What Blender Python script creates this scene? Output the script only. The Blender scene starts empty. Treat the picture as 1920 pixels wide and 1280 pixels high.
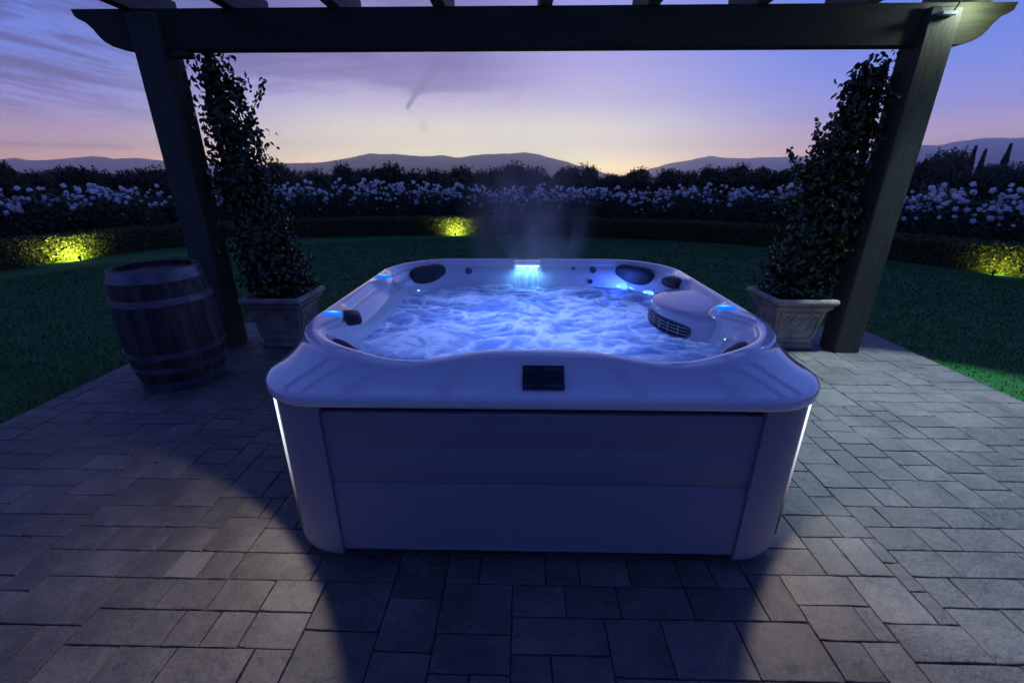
import bpy, math, random
import numpy as np
from mathutils import Vector, Matrix, noise as mnoise

R = math.radians
random.seed(7)
rng = np.random.default_rng(11)
scene = bpy.context.scene
COL = scene.collection

# ------------------------------------------------------------------ camera
cam_data = bpy.data.cameras.new('camera')
cam_data.sensor_width = 36.0
cam_data.lens = 36.0 * 815.0 / 1920.0
cam_data.clip_start = 0.05
cam_data.clip_end = 30000
cam = bpy.data.objects.new('camera', cam_data)
COL.objects.link(cam)
cam.location = (0, 0, 1.55)
cam.rotation_euler = (R(90 - 20.8), 0, R(1.2))
scene.camera = cam

# ------------------------------------------------------------------ render settings
scene.render.engine = 'CYCLES'
cy = scene.cycles
cy.use_denoising = True
try:
    cy.denoiser = 'OPENIMAGEDENOISE'
except Exception:
    pass
cy.max_bounces = 6
cy.diffuse_bounces = 3
cy.glossy_bounces = 3
cy.transmission_bounces = 4
cy.volume_bounces = 2
cy.transparent_max_bounces = 8
cy.sample_clamp_indirect = 4.0
cy.caustics_reflective = False
cy.caustics_refractive = False
cy.use_adaptive_sampling = True
cy.adaptive_threshold = 0.03
vs = scene.view_settings
vs.view_transform = 'Standard'
vs.look = 'None'
vs.exposure = 0.0
vs.gamma = 1.0
vs.use_curve_mapping = False


# ------------------------------------------------------------------ node helpers
class NT:
    """small wrapper for writing shader maths"""
    def __init__(self, tree):
        self.t = tree

    def node(self, typ, **kw):
        n = self.t.nodes.new(typ)
        for k, v in kw.items():
            setattr(n, k, v)
        return n

    def put(self, sock, v):
        if hasattr(v, 'is_output'):
            self.t.links.new(v, sock)
        else:
            sock.default_value = v

    def m(self, op, a, b=0.0, c=0.0, clamp=False):
        n = self.node('ShaderNodeMath', operation=op, use_clamp=clamp)
        self.put(n.inputs[0], a)
        self.put(n.inputs[1], b)
        self.put(n.inputs[2], c)
        return n.outputs[0]

    def smooth(self, x, lo, hi):
        n = self.node('ShaderNodeMapRange', interpolation_type='SMOOTHSTEP')
        self.put(n.inputs[0], x)
        self.put(n.inputs[1], lo)
        self.put(n.inputs[2], hi)
        return n.outputs[0]

    def ramp(self, x, stops, interp='LINEAR'):
        n = self.node('ShaderNodeValToRGB')
        cr = n.color_ramp
        cr.interpolation = interp
        while len(cr.elements) < len(stops):
            cr.elements.new(0.5)
        for e, (p, c) in zip(cr.elements, stops):
            e.position = p
        for e, (p, c) in zip(cr.elements, stops):
            e.color = (c[0], c[1], c[2], 1) if not isinstance(c, (int, float)) else (c, c, c, 1)
        self.put(n.inputs[0], x)
        return n.outputs[0]

    def mix(self, f, a, b, mode='MIX'):
        n = self.node('ShaderNodeMix', data_type='RGBA', blend_type=mode)
        self.put(n.inputs[0], f)
        for s, v in ((n.inputs[6], a), (n.inputs[7], b)):
            if isinstance(v, (tuple, list)) and len(v) == 3:
                v = (*v, 1)
            self.put(s, v)
        return n.outputs[2]

    def noise(self, vec, scale, detail=4, rough=0.5, dist=0.0, lac=2.0):
        n = self.node('ShaderNodeTexNoise')
        if vec is not None:
            self.put(n.inputs['Vector'], vec)
        n.inputs['Scale'].default_value = scale
        n.inputs['Detail'].default_value = detail
        n.inputs['Roughness'].default_value = rough
        n.inputs['Distortion'].default_value = dist
        n.inputs['Lacunarity'].default_value = lac
        return n.outputs[0]

    def combine(self, x, y, z):
        n = self.node('ShaderNodeCombineXYZ')
        self.put(n.inputs[0], x)
        self.put(n.inputs[1], y)
        self.put(n.inputs[2], z)
        return n.outputs[0]


# ------------------------------------------------------------------ world: dusk sky
def build_world():
    w = bpy.data.worlds.new('World')
    scene.world = w
    w.use_nodes = True
    w.node_tree.nodes.clear()
    T = NT(w.node_tree)
    tc = T.node('ShaderNodeTexCoord')
    sep = T.node('ShaderNodeSeparateXYZ')
    T.put(sep.inputs[0], tc.outputs['Generated'])
    x, y, z = sep.outputs
    el = T.m('MULTIPLY', T.m('ARCSINE', T.m('MINIMUM', T.m('MAXIMUM', z, 0.0), 1.0)), 180 / math.pi)
    az = T.m('MULTIPLY', T.m('ARCTAN2', x, y), 180 / math.pi)
    p = T.m('SQRT', T.m('DIVIDE', el, 90.0))
    center = T.ramp(p, [(0.0, (3.1, 1.95, .70)), (.11, (2.7, 2.15, 1.05)), (.165, (1.85, 1.72, 1.14)), (.25, (1.04, 1.02, .88)),
                        (.295, (.66, .60, .84)), (.36, (.46, .42, .82)), (.435, (.33, .34, .82)),
                        (.577, (.26, .28, .88)), (.745, (.15, .19, .70)), (.87, (.060, .10, .45)), (1, (.024, .054, .29))])
    side = T.ramp(p, [(0.0, (2.8, 1.25, .46)), (.12, (2.3, 1.25, .62)), (.18, (1.10, .74, .70)), (.25, (.41, .38, .82)),
                      (.32, (.20, .29, .86)), (.435, (.085, .20, .82)), (.577, (.10, .20, .80)), (.745, (.075, .14, .64)),
                      (.87, (.042, .085, .44)), (1, (.024, .054, .29))])
    back = T.ramp(p, [(0.0, (.058, .074, .26)), (.25, (.052, .088, .39)), (.5, (.038, .078, .40)), (.75, (.028, .062, .34)), (1, (.024, .054, .29))])
    gc = T.m('SUBTRACT', 1.0, T.smooth(T.m('ABSOLUTE', T.m('ADD', az, 5.0)), 10.0, 40.0))
    gb = T.smooth(T.m('ABSOLUTE', az), 55.0, 130.0)
    col = T.mix(gc, side, center)
    # cloud bank on the left of the glow
    zz = T.m('ADD', T.m('MAXIMUM', z, 0.0), 0.07)
    cu = T.m('DIVIDE', x, zz)
    cv = T.m('DIVIDE', y, zz)
    vec = T.combine(T.m('MULTIPLY', cu, 0.55), T.m('MULTIPLY', cv, 1.0), 0.0)
    n1 = T.noise(vec, 0.95, 6, 0.62, 0.7)
    n2 = T.noise(vec, 3.2, 4, 0.6, 0.0)
    nn = T.m('ADD', T.m('MULTIPLY', n1, 0.72), T.m('MULTIPLY', n2, 0.28))
    leftw = T.m('SUBTRACT', 1.0, T.smooth(az, -11.0, 9.0))
    far_left = T.m('SUBTRACT', 1.0, T.smooth(az, -44.0, -28.0))
    # layered streaks on the far left, rising away from the glow
    sv = T.combine(T.m('MULTIPLY', az, 0.075), T.m('MULTIPLY', T.m('ADD', el, T.m('MULTIPLY', az, 0.13)), 0.55), 0.0)
    n3 = T.noise(sv, 1.0, 7, 0.66, 0.6)
    lowcut_mid = T.smooth(T.m('ADD', el, T.m('MULTIPLY', T.m('SUBTRACT', n2, 0.5), 5.0)), 7.9, 10.2)
    mid = T.m('MULTIPLY', T.m('MULTIPLY', T.smooth(nn, 0.24, 0.50), lowcut_mid), T.m('SUBTRACT', 1.0, far_left))
    lft = T.m('MULTIPLY', T.m('MULTIPLY', T.smooth(n3, 0.40, 0.60), T.smooth(el, 2.5, 7.0)), far_left)
    cl = T.m('MULTIPLY', T.m('MULTIPLY', T.m('MAXIMUM', mid, lft), leftw), T.m('SUBTRACT', 1.0, gb))
    ccol = T.ramp(p, [(0.0, (.60, .34, .30)), (.2, (.36, .25, .38)), (.27, (.145, .13, .34)), (.36, (.075, .085, .28)), (.435, (.045, .068, .25)), (.6, (.04, .07, .30)), (1, (.016, .036, .20))])
    ccol = T.mix(T.m('MULTIPLY', T.smooth(az, -46.0, -20.0), T.m('SUBTRACT', 1.0, T.smooth(el, 20.0, 34.0))), ccol, T.mix(T.smooth(n2, .3, .7), (.155, .135, .39), (.27, .225, .52)))
    # the whole left side is veiled and bluer towards the top
    veil = T.m('MULTIPLY', T.m('MULTIPLY', far_left, T.smooth(el, 9.0, 17.0)), T.m('SUBTRACT', 1.0, gb))
    col = T.mix(T.m('MULTIPLY', veil, 0.55), col, (.15, .20, .58))
    col = T.mix(T.m('MULTIPLY', cl, 0.95), col, ccol)
    # streak clouds and a short contrail in front, in the plane tangent to the sky at north
    ys = T.m('MAXIMUM', y, 0.05)
    s = T.m('DIVIDE', x, ys)
    t = T.m('DIVIDE', z, ys)
    front = T.smooth(y, 0.05, 0.2)
    wob = T.m('MULTIPLY', T.m('SUBTRACT', T.noise(T.combine(s, t, 0.0), 26.0, 2, 0.6), 0.5), 0.018)

    def streak(a, b, w0, w1, strength, colr):
        nonlocal col
        dx, dy = b[0] - a[0], b[1] - a[1]
        L2 = dx * dx + dy * dy
        ps = T.m('SUBTRACT', T.m('ADD', s, wob), a[0])
        pt = T.m('SUBTRACT', t, a[1])
        h = T.m('DIVIDE', T.m('ADD', T.m('MULTIPLY', ps, dx), T.m('MULTIPLY', pt, dy)), L2, clamp=True)
        ex = T.m('SUBTRACT', ps, T.m('MULTIPLY', h, dx))
        ey = T.m('SUBTRACT', pt, T.m('MULTIPLY', h, dy))
        d = T.m('SQRT', T.m('ADD', T.m('MULTIPLY', ex, ex), T.m('MULTIPLY', ey, ey)))
        wdt = T.m('ADD', w0, T.m('MULTIPLY', h, w1 - w0))
        f = T.m('SUBTRACT', 1.0, T.smooth(T.m('DIVIDE', d, wdt), 0.35, 1.25))
        f = T.m('MULTIPLY', T.m('MULTIPLY', f, front), strength)
        col = T.mix(f, col, colr)
    streak((-.238, .131), (-.141, .243), .004, .018, .85, (.20, .175, .42))
    streak((-.207, .088), (-.205, .102), .007, .009, .28, (.42, .33, .48))
    streak((-.03, .142), (-.005, .158), .006, .010, .38, (.40, .34, .58))
    # long low bands to the left
    streak((-1.30, .070), (-.84, .058), .005, .006, .40, (.50, .34, .40))
    col = T.mix(gb, col, back)
    # a little of the physical sky with the sun just under the horizon
    sky = T.node('ShaderNodeTexSky', sky_type='NISHITA')
    sky.sun_disc = False
    sky.sun_elevation = R(-1.5)
    sky.sun_rotation = R(-4.0)
    add = T.node('ShaderNodeMix', data_type='RGBA', blend_type='ADD')
    add.inputs[0].default_value = 0.03
    T.put(add.inputs[6], col)
    T.put(add.inputs[7], sky.outputs[0])
    bg = T.node('ShaderNodeBackground')
    T.put(bg.inputs[0], add.outputs[2])
    bg.inputs[1].default_value = 1.0
    out = T.node('ShaderNodeOutputWorld')
    T.put(out.inputs[0], bg.outputs[0])
    try:
        w.cycles.sampling_method = 'MANUAL'
        w.cycles.sample_map_resolution = 512
    except Exception:
        pass


build_world()


# ------------------------------------------------------------------ materials
MATS = {}


def mat(name, c1, c2=None, rough=0.6, scale=6.0, bump=0.0, bscale=None, metal=0.0, coat=0.0, detail=5, stretch=None,
        rand=0.0, spec=0.5, trans=0.0, lo=0.35, hi=0.65, rough2=None, extra=None):
    if name in MATS:
        return MATS[name]
    m = bpy.data.materials.new(name)
    m.use_nodes = True
    m.node_tree.nodes.clear()
    T = NT(m.node_tree)
    tc = T.node('ShaderNodeTexCoord')
    vec = tc.outputs['Object']
    oi = T.node('ShaderNodeObjectInfo')
    if rand or stretch:
        vm = T.node('ShaderNodeVectorMath', operation='MULTIPLY_ADD')
        T.put(vm.inputs[0], vec)
        vm.inputs[1].default_value = stretch or (1, 1, 1)
        cx = T.combine(T.m('MULTIPLY', oi.outputs['Random'], 91.0), T.m('MULTIPLY', oi.outputs['Random'], 57.0), T.m('MULTIPLY', oi.outputs['Random'], 23.0))
        T.put(vm.inputs[2], cx)
        vec = vm.outputs[0]
    n = T.noise(vec, scale, detail, 0.55, 0.2)
    c2 = c2 or c1
    col = T.mix(T.smooth(n, lo, hi), c1, c2)
    if rand:
        hsv = T.node('ShaderNodeHueSaturation')
        T.put(hsv.inputs['Color'], col)
        T.put(hsv.inputs['Value'], T.m('ADD', 1.0 - rand, T.m('MULTIPLY', oi.outputs['Random'], 2 * rand)))
        col = hsv.outputs[0]
    if extra:
        col = extra(T, vec, col)
    b = T.node('ShaderNodeBsdfPrincipled')
    T.put(b.inputs['Base Color'], col)
    if rough2 is None:
        b.inputs['Roughness'].default_value = rough
    else:
        T.put(b.inputs['Roughness'], T.m('ADD', rough, T.m('MULTIPLY', n, rough2 - rough)))
    b.inputs['Metallic'].default_value = metal
    b.inputs['Specular IOR Level'].default_value = spec
    b.inputs['Coat Weight'].default_value = coat
    b.inputs['Coat Roughness'].default_value = 0.03
    b.inputs['Coat IOR'].default_value = 1.55
    if bump:
        bn = T.noise(vec, bscale or scale * 4, 6, 0.6)
        bp = T.node('ShaderNodeBump')
        bp.inputs['Strength'].default_value = bump
        bp.inputs['Distance'].default_value = 0.02
        T.put(bp.inputs['Height'], bn)
        T.put(b.inputs['Normal'], bp.outputs[0])
    sh = b.outputs[0]
    if trans:
        tr = T.node('ShaderNodeBsdfTranslucent')
        T.put(tr.inputs[0], col)
        mx = T.node('ShaderNodeMixShader')
        mx.inputs[0].default_value = trans
        T.put(mx.inputs[1], sh)
        T.put(mx.inputs[2], tr.outputs[0])
        sh = mx.outputs[0]
    out = T.node('ShaderNodeOutputMaterial')
    T.put(out.inputs[0], sh)
    MATS[name] = m
    return m


def emis(name, color, strength):
    m = bpy.data.materials.new(name)
    m.use_nodes = True
    m.node_tree.nodes.clear()
    T = NT(m.node_tree)
    e = T.node('ShaderNodeEmission')
    e.inputs[0].default_value = (*color, 1)
    e.inputs[1].default_value = strength
    o = T.node('ShaderNodeOutputMaterial')
    T.put(o.inputs[0], e.outputs[0])
    MATS[name] = m
    return m


def slate_veins(T, vec, col):
    # stains and cleft marks of the stone itself
    n = T.noise(vec, 9.0, 7, 0.65, 1.6)
    f = T.m('SUBTRACT', 1.0, T.smooth(T.m('ABSOLUTE', T.m('SUBTRACT', n, 0.5)), 0.0, 0.035))
    col = T.mix(T.m('MULTIPLY', f, 0.35), col, (.06, .06, .07))
    pos = T.node('ShaderNodeNewGeometry').outputs['Position']
    big = T.noise(pos, 1.6, 6, 0.62, 0.8)
    col = T.mix(T.m('MULTIPLY', T.smooth(big, 0.42, 0.68), 0.45), col, (.07, .062, .052))
    spot = T.noise(pos, 11.0, 3, 0.5)
    col = T.mix(T.m('MULTIPLY', T.smooth(spot, 0.68, 0.76), 0.6), col, (.045, .04, .036))
    g = T.noise(vec, 70.0, 3, 0.7)
    return T.mix(T.m('MULTIPLY', T.smooth(g, 0.55, 0.75), 0.35), col, (.30, .28, .27))


M_PAVER = mat('paver_stone', (.125, .110, .087), (.215, .192, .156), rough=.42, rough2=.8, scale=3.0, bump=1.0, bscale=13, rand=.13, extra=slate_veins)
M_MORTAR = mat('joint_sand', (.045, .040, .034), (.075, .066, .056), rough=.9, scale=30, bump=.4)
M_SHELL = mat('pearl_acrylic', (.84, .83, .86), (.87, .86, .88), rough=.06, scale=1.2, coat=1.0, spec=.6)
M_SHELL_MATTE = mat('acrylic_trim', (.66, .66, .72), (.70, .70, .76), rough=.2, scale=2, coat=.8)
M_PANEL = mat('cabinet_board', (.265, .265, .31), (.285, .285, .33), rough=.38, rough2=.5, scale=3, stretch=(1, 1, 10), bump=.05, bscale=9)
M_CORNER = mat('cabinet_corner', (.30, .30, .32), (.33, .33, .35), rough=.4, scale=2, bump=.03, bscale=60)
M_BLACK = mat('black_plastic', (.006, .006, .008), (.012, .012, .015), rough=.25, scale=8)
M_BUTTON = mat('button_grey', (.03, .04, .06), (.04, .05, .07), rough=.3, scale=8)
M_PILLOW = mat('pillow_foam', (.035, .033, .045), (.05, .045, .06), rough=.55, scale=10, bump=.2, bscale=60)
M_JET = mat('jet_grey', (.10, .10, .13), (.16, .16, .2), rough=.35, scale=20)
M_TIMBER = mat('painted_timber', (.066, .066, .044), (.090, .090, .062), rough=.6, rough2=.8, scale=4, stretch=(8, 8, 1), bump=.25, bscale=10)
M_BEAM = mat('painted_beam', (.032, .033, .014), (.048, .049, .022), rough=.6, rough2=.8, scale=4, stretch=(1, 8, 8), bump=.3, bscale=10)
M_RAFTER = mat('rafter_timber', (.075, .066, .050), (.11, .095, .075), rough=.7, scale=4, stretch=(8, 1, 8), bump=.3, bscale=10)
M_TRELLIS = mat('trellis_timber', (.06, .045, .035), (.10, .075, .06), rough=.75, scale=5, stretch=(6, 6, 1), bump=.3, bscale=10)
M_STAVE = mat('oak_stave', (.045, .035, .030), (.105, .085, .072), rough=.6, rough2=.85, scale=2.2, stretch=(9, 9, 1.0), bump=.5, bscale=5, rand=.5)
M_HOOP = mat('hoop_steel', (.13, .14, .17), (.24, .25, .29), rough=.38, rough2=.65, scale=7, metal=.75, bump=.1, bscale=40)
M_POT = mat('cast_stone', (.32, .285, .22), (.50, .45, .37), rough=.7, rough2=.9, scale=7, bump=.35, bscale=40)
M_SOIL = mat('potting_soil', (.012, .009, .008), (.03, .022, .018), rough=.95, scale=30, bump=1.0, bscale=50)
M_LEAF = mat('vine_leaf', (.028, .056, .010), (.050, .092, .018), rough=.22, scale=9, trans=.10, spec=.8)
M_STEM = mat('stem_bark', (.03, .022, .015), (.06, .045, .03), rough=.8, scale=20)
M_HEDGE = mat('box_leaf', (.042, .062, .007), (.085, .115, .013), rough=.5, scale=14, trans=.15)
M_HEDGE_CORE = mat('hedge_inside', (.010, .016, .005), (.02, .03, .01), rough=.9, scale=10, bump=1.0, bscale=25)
M_ROSELEAF = mat('rose_leaf', (.010, .026, .005), (.022, .046, .009), rough=.45, scale=9, trans=.12)
M_PETAL = mat('rose_petal', (.84, .84, .86), (.90, .90, .91), rough=.6, scale=30, trans=.6)
M_TREELEAF = mat('orchard_leaf', (.020, .027, .006), (.038, .046, .010), rough=.6, scale=4, trans=.12, rand=.25)
M_CYPRESS = mat('cypress_leaf', (.012, .022, .012), (.025, .04, .02), rough=.7, scale=3)
M_LAWN = mat('lawn_turf', (.009, .098, .011), (.015, .128, .016), rough=.9, scale=2.2, bump=.6, bscale=40)
M_BLADE = mat('grass_blade', (.009, .112, .012), (.021, .16, .020), rough=.6, scale=3.5, trans=.2)
M_GROUND = mat('field_soil', (.022, .026, .014), (.04, .04, .024), rough=.95, scale=.15, bump=.3, bscale=2)
M_HILL = mat('dry_hillside', (.10, .085, .085), (.17, .14, .13), rough=1.0, scale=.004, spec=0)
M_WALL = mat('barn_wall', (.10, .09, .09), (.13, .12, .11), rough=.8, scale=.6)
M_ROOF = mat('barn_roof', (.09, .09, .11), (.12, .12, .14), rough=.6, scale=.5)
M_LAMPBODY = mat('lamp_housing', (.025, .025, .022), (.04, .04, .035), rough=.5, scale=20, metal=.3)


# ------------------------------------------------------------------ mesh helpers
class MB:
    def __init__(self):
        self.v = []
        self.f = []

    def add(self, verts, faces):
        o = len(self.v)
        self.v += [tuple(p) for p in verts]
        self.f += [tuple(i + o for i in q) for q in faces]
        return self

    def box(self, x0, x1, y0, y1, z0, z1, ch=0.0):
        if ch <= 0:
            vs_ = [(x, y, z) for z in (z0, z1) for y in (y0, y1) for x in (x0, x1)]
            return self.add(vs_, [(0, 2, 3, 1), (4, 5, 7, 6), (0, 1, 5, 4), (2, 6, 7, 3), (0, 4, 6, 2), (1, 3, 7, 5)])
        rings = []
        for z, c in ((z0, ch), (z0 + ch, 0), (z1 - ch, 0), (z1, ch)):
            k = ch
            rings.append([(x0 + k + c * 0 if 0 else x0 + c, y0 + k + c, z)[:0] or None] and
                         [(x0 + c, y0 + k + c, z), (x0 + k + c, y0 + c, z), (x1 - k - c, y0 + c, z), (x1 - c, y0 + k + c, z),
                          (x1 - c, y1 - k - c, z), (x1 - k - c, y1 - c, z), (x0 + k + c, y1 - c, z), (x0 + c, y1 - k - c, z)])
        return self.loft(rings, cap0=True, cap1=True)

    def loft(self, rings, cap0=False, cap1=False, closed=True):
        n = len(rings[0])
        o = len(self.v)
        for r in rings:
            self.v += [tuple(p) for p in r]
        for i in range(len(rings) - 1):
            for j in range(n if closed else n - 1):
                k = (j + 1) % n
                self.f.append((o + i * n + j, o + i * n + k, o + (i + 1) * n + k, o + (i + 1) * n + j))
        if cap0:
            self.f.append(tuple(o + j for j in reversed(range(n))))
        if cap1:
            self.f.append(tuple(o + (len(rings) - 1) * n + j for j in range(n)))
        return self

    def lathe(self, prof, n=24, cap0=True, cap1=True, c=(0, 0)):
        rings = [[(c[0] + r * math.cos(2 * math.pi * j / n), c[1] + r * math.sin(2 * math.pi * j / n), z) for j in range(n)] for r, z in prof]
        return self.loft(rings, cap0, cap1)

    def tube(self, pts, rads, n=6):
        pts = [Vector(p) for p in pts]
        if isinstance(rads, (int, float)):
            rads = [rads] * len(pts)
        rings = []
        for i, p in enumerate(pts):
            d = (pts[min(i + 1, len(pts) - 1)] - pts[max(i - 1, 0)]).normalized()
            up = Vector((0, 0, 1)) if abs(d.z) < .9 else Vector((1, 0, 0))
            a = d.cross(up).normalized()
            b = d.cross(a).normalized()
            rings.append([p + (a * math.cos(2 * math.pi * j / n) + b * math.sin(2 * math.pi * j / n)) * rads[i] for j in range(n)])
        return self.loft(rings, True, True)

    def mesh(self, name, smooth=False):
        me = bpy.data.meshes.new(name)
        me.from_pydata(self.v, [], self.f)
        me.validate()
        if smooth:
            me.polygons.foreach_set('use_smooth', [True] * len(me.polygons))
        me.update()
        return me

    def build(self, name, material, parent=None, smooth=False, loc=None, auto=None):
        me = self.mesh(name, smooth or auto is not None)
        me.materials.append(material)
        if auto is not None:
            me.set_sharp_from_angle(angle=R(auto))
        return place(name, me, parent, loc)


def place(name, me, parent=None, loc=None, rot=None, scl=None):
    o = bpy.data.objects.new(name, me)
    COL.objects.link(o)
    o.parent = parent
    if loc is not None:
        o.location = loc
    if rot is not None:
        o.rotation_euler = rot
    if scl is not None:
        o.scale = scl
    return o


def tag(o, label=None, cat=None, group=None, kind=None):
    if label:
        o['label'] = label
    if cat:
        o['category'] = cat
    if group:
        o['group'] = group
    if kind:
        o['kind'] = kind
    return o


def thing(name, label, cat, loc=(0, 0, 0), rz=0.0, group=None):
    o = bpy.data.objects.new(name, None)
    COL.objects.link(o)
    o.empty_display_size = .1
    o.location = loc
    o.rotation_euler = (0, 0, rz)
    return tag(o, label, cat, group)


def np_mesh(name, V, F, material, smooth=False):
    """V (n,3), F (m,k) with equal k"""
    me = bpy.data.meshes.new(name)
    n, m, k = len(V), len(F), F.shape[1]
    me.vertices.add(n)
    me.vertices.foreach_set('co', np.ascontiguousarray(V, dtype=np.float32).ravel())
    me.loops.add(m * k)
    me.loops.foreach_set('vertex_index', np.ascontiguousarray(F, dtype=np.int32).ravel())
    me.polygons.add(m)
    me.polygons.foreach_set('loop_start', np.arange(0, m * k, k, dtype=np.int32))
    try:
        me.polygons.foreach_set('loop_total', np.full(m, k, dtype=np.int32))
    except Exception:
        pass
    me.update(calc_edges=True)
    me.validate()
    if smooth:
        me.polygons.foreach_set('use_smooth', [True] * m)
    me.materials.append(material)
    return me


def leaves(name, C, Nn, L, W, material, fold=.25, droop=None, oval=False):
    """folded diamond leaves: centres C, facing normals Nn, lengths L, width ratio W"""
    n = len(C)
    Nn = Nn / (np.linalg.norm(Nn, axis=1, keepdims=True) + 1e-9)
    r = rng.normal(size=(n, 3))
    if droop is not None:
        r = r * .8 + np.array(droop)
    A = r - (r * Nn).sum(1, keepdims=True) * Nn
    A /= np.linalg.norm(A, axis=1, keepdims=True) + 1e-9
    B = np.cross(Nn, A)
    L = np.asarray(L).reshape(-1, 1)
    w = L * W
    base = C - A * L * .5
    tip = C + A * L * .5 - Nn * L * .08
    if oval:
        bend = Nn * L * .07
        l1 = C - B * w * .42 - A * L * .22 + Nn * w * fold
        l2 = C - B * w * .46 + A * L * .14 + Nn * w * fold - bend * .5
        r1 = C + B * w * .42 - A * L * .22 + Nn * w * fold
        r2 = C + B * w * .46 + A * L * .14 + Nn * w * fold - bend * .5
        V = np.stack([base, l1, l2, tip - bend, r2, r1], 1).reshape(-1, 3)
        i = np.arange(n) * 6
        F = np.concatenate([np.stack([i, i + 3, i + 2, i + 1], 1), np.stack([i, i + 5, i + 4, i + 3], 1)])
        return np_mesh(name, V, F, material)
    l = C - B * w * .5 + Nn * w * fold - A * L * .05
    rr = C + B * w * .5 + Nn * w * fold - A * L * .05
    V = np.stack([base, l, tip, rr], 1).reshape(-1, 3)
    i = np.arange(n) * 4
    F = np.concatenate([np.stack([i, i + 2, i + 1], 1), np.stack([i, i + 3, i + 2], 1)])
    return np_mesh(name, V, F, material)


def rand_dir(n):
    d = rng.normal(size=(n, 3))
    return d / np.linalg.norm(d, axis=1, keepdims=True)


# ------------------------------------------------------------------ ground and lawn
def polar_sheet(name, material, rmax, z, c=(0, 0), n=64, rings=(0.0, 1.0)):
    mb = MB()
    rr = [r * rmax for r in rings]
    mb.v.append((c[0], c[1], z))
    for r in rr[1:]:
        for j in range(n):
            mb.v.append((c[0] + r * math.cos(2 * math.pi * j / n), c[1] + r * math.sin(2 * math.pi * j / n), z))
    for j in range(n):
        mb.f.append((0, 1 + j, 1 + (j + 1) % n))
    for i in range(len(rr) - 2):
        for j in range(n):
            k = (j + 1) % n
            a = 1 + i * n
            mb.f.append((a + j, a + n + j, a + n + k, a + k))
    return mb.build(name, material)


ground = tag(polar_sheet('ground', M_GROUND, 9000, -.004, rings=(0, .002, .02, .2, 1)), 'dark flat farmland reaching to the hills', kind='structure')

# edge of the lawn: control points of the curved low hedge
HPTS = [(-9.6, 3.0), (-9.45, 5.4), (-9.05, 7.7), (-8.2, 9.95), (-6.3, 11.6), (-3.4, 12.35), (-.3, 12.45), (2.3, 11.95), (4.4, 11.25), (6.0, 10.3), (7.3, 8.75), (8.25, 7.1), (8.75, 5.2), (8.95, 3.0)]


def spline(pts, per=10):
    out = []
    P = [np.array(p, float) for p in pts]
    P = [2 * P[0] - P[1]] + P + [2 * P[-1] - P[-2]]
    for i in range(1, len(P) - 2):
        for k in range(per):
            t = k / per
            a, b, c, d = P[i - 1], P[i], P[i + 1], P[i + 2]
            out.append(.5 * ((2 * b) + (-a + c) * t + (2 * a - 5 * b + 4 * c - d) * t * t + (-a + 3 * b - 3 * c + d) * t ** 3))
    out.append(P[-2])
    return np.array(out)


HC = spline(HPTS, 10)
HT = np.gradient(HC, axis=0)
HT /= np.linalg.norm(HT, axis=1, keepdims=True)
HN = np.stack([-HT[:, 1], HT[:, 0]], 1)          # outward (left of travel direction)
seg = np.linalg.norm(np.diff(HC, axis=0), axis=1)
HS = np.concatenate([[0], np.cumsum(seg)])


def along(s, off=0.0):
    s = np.asarray(s, float)
    x = np.interp(s, HS, HC[:, 0]) + off * np.interp(s, HS, HN[:, 0])
    y = np.interp(s, HS, HC[:, 1]) + off * np.interp(s, HS, HN[:, 1])
    return x, y


mb = MB()
lawn_pts = [(p[0], p[1], 0.0) for p in HC[::2]] + [(9.0, -6, 0), (-9.7, -6, 0)]
mb.v = lawn_pts + [(0, 3, 0)]
for j in range(len(lawn_pts)):
    mb.f.append((len(lawn_pts), (j + 1) % len(lawn_pts), j))
tag(mb.build('lawn', M_LAWN), 'mown green lawn inside the curved hedge', kind='structure')

# ------------------------------------------------------------------ patio and pavers
PX0, PX1, PY1 = -3.39, 3.61, 4.50
NCOL = 104
UX = (PX1 - PX0) / NCOL
PY0 = PY1 - 63 * UX
mb = MB().box(PX0, PX1, -2.4, PY1, -.2, .033)
patio = tag(mb.build('patio', M_MORTAR), 'grey stone paver patio under the hot tub', kind='structure')
TUB = (.072, 2.41)


def pave(ny, seed):
    rnd = random.Random(seed)
    g = [[0] * NCOL for _ in range(ny)]
    out = []
    sizes = [((3, 2), 6), ((4, 2), 3), ((2, 2), 2), ((3, 3), 1.6), ((4, 3), 2.0), ((5, 3), .6), ((4, 4), .25), ((2, 3), 1.4), ((5, 2), 1.2)]
    for j in range(ny):
        for i in range(NCOL):
            if g[j][i]:
                continue
            opts = []
            for (w, h), wt in sizes:
                if i + w <= NCOL and j + h <= ny and all(not g[j + b][i + a] for a in range(w) for b in range(h)):
                    left = i + w
                    run = 0
                    while left + run < NCOL and not g[j][left + run]:
                        run += 1
                    if run == 1:
                        wt *= .05
                    opts.append(((w, h), wt))
            if not opts:
                h = 2 if j + 1 < ny and not g[j + 1][i] else 1
                opts = [((1, h), 1)]
            r = rnd.random() * sum(o[1] for o in opts)
            for (w, h), wt in opts:
                r -= wt
                if r <= 0:
                    break
            for a in range(w):
                for b in range(h):
                    g[j + b][i + a] = 1
            out.append((i, j, w, h))
    return out


paver_meshes = {}


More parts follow.
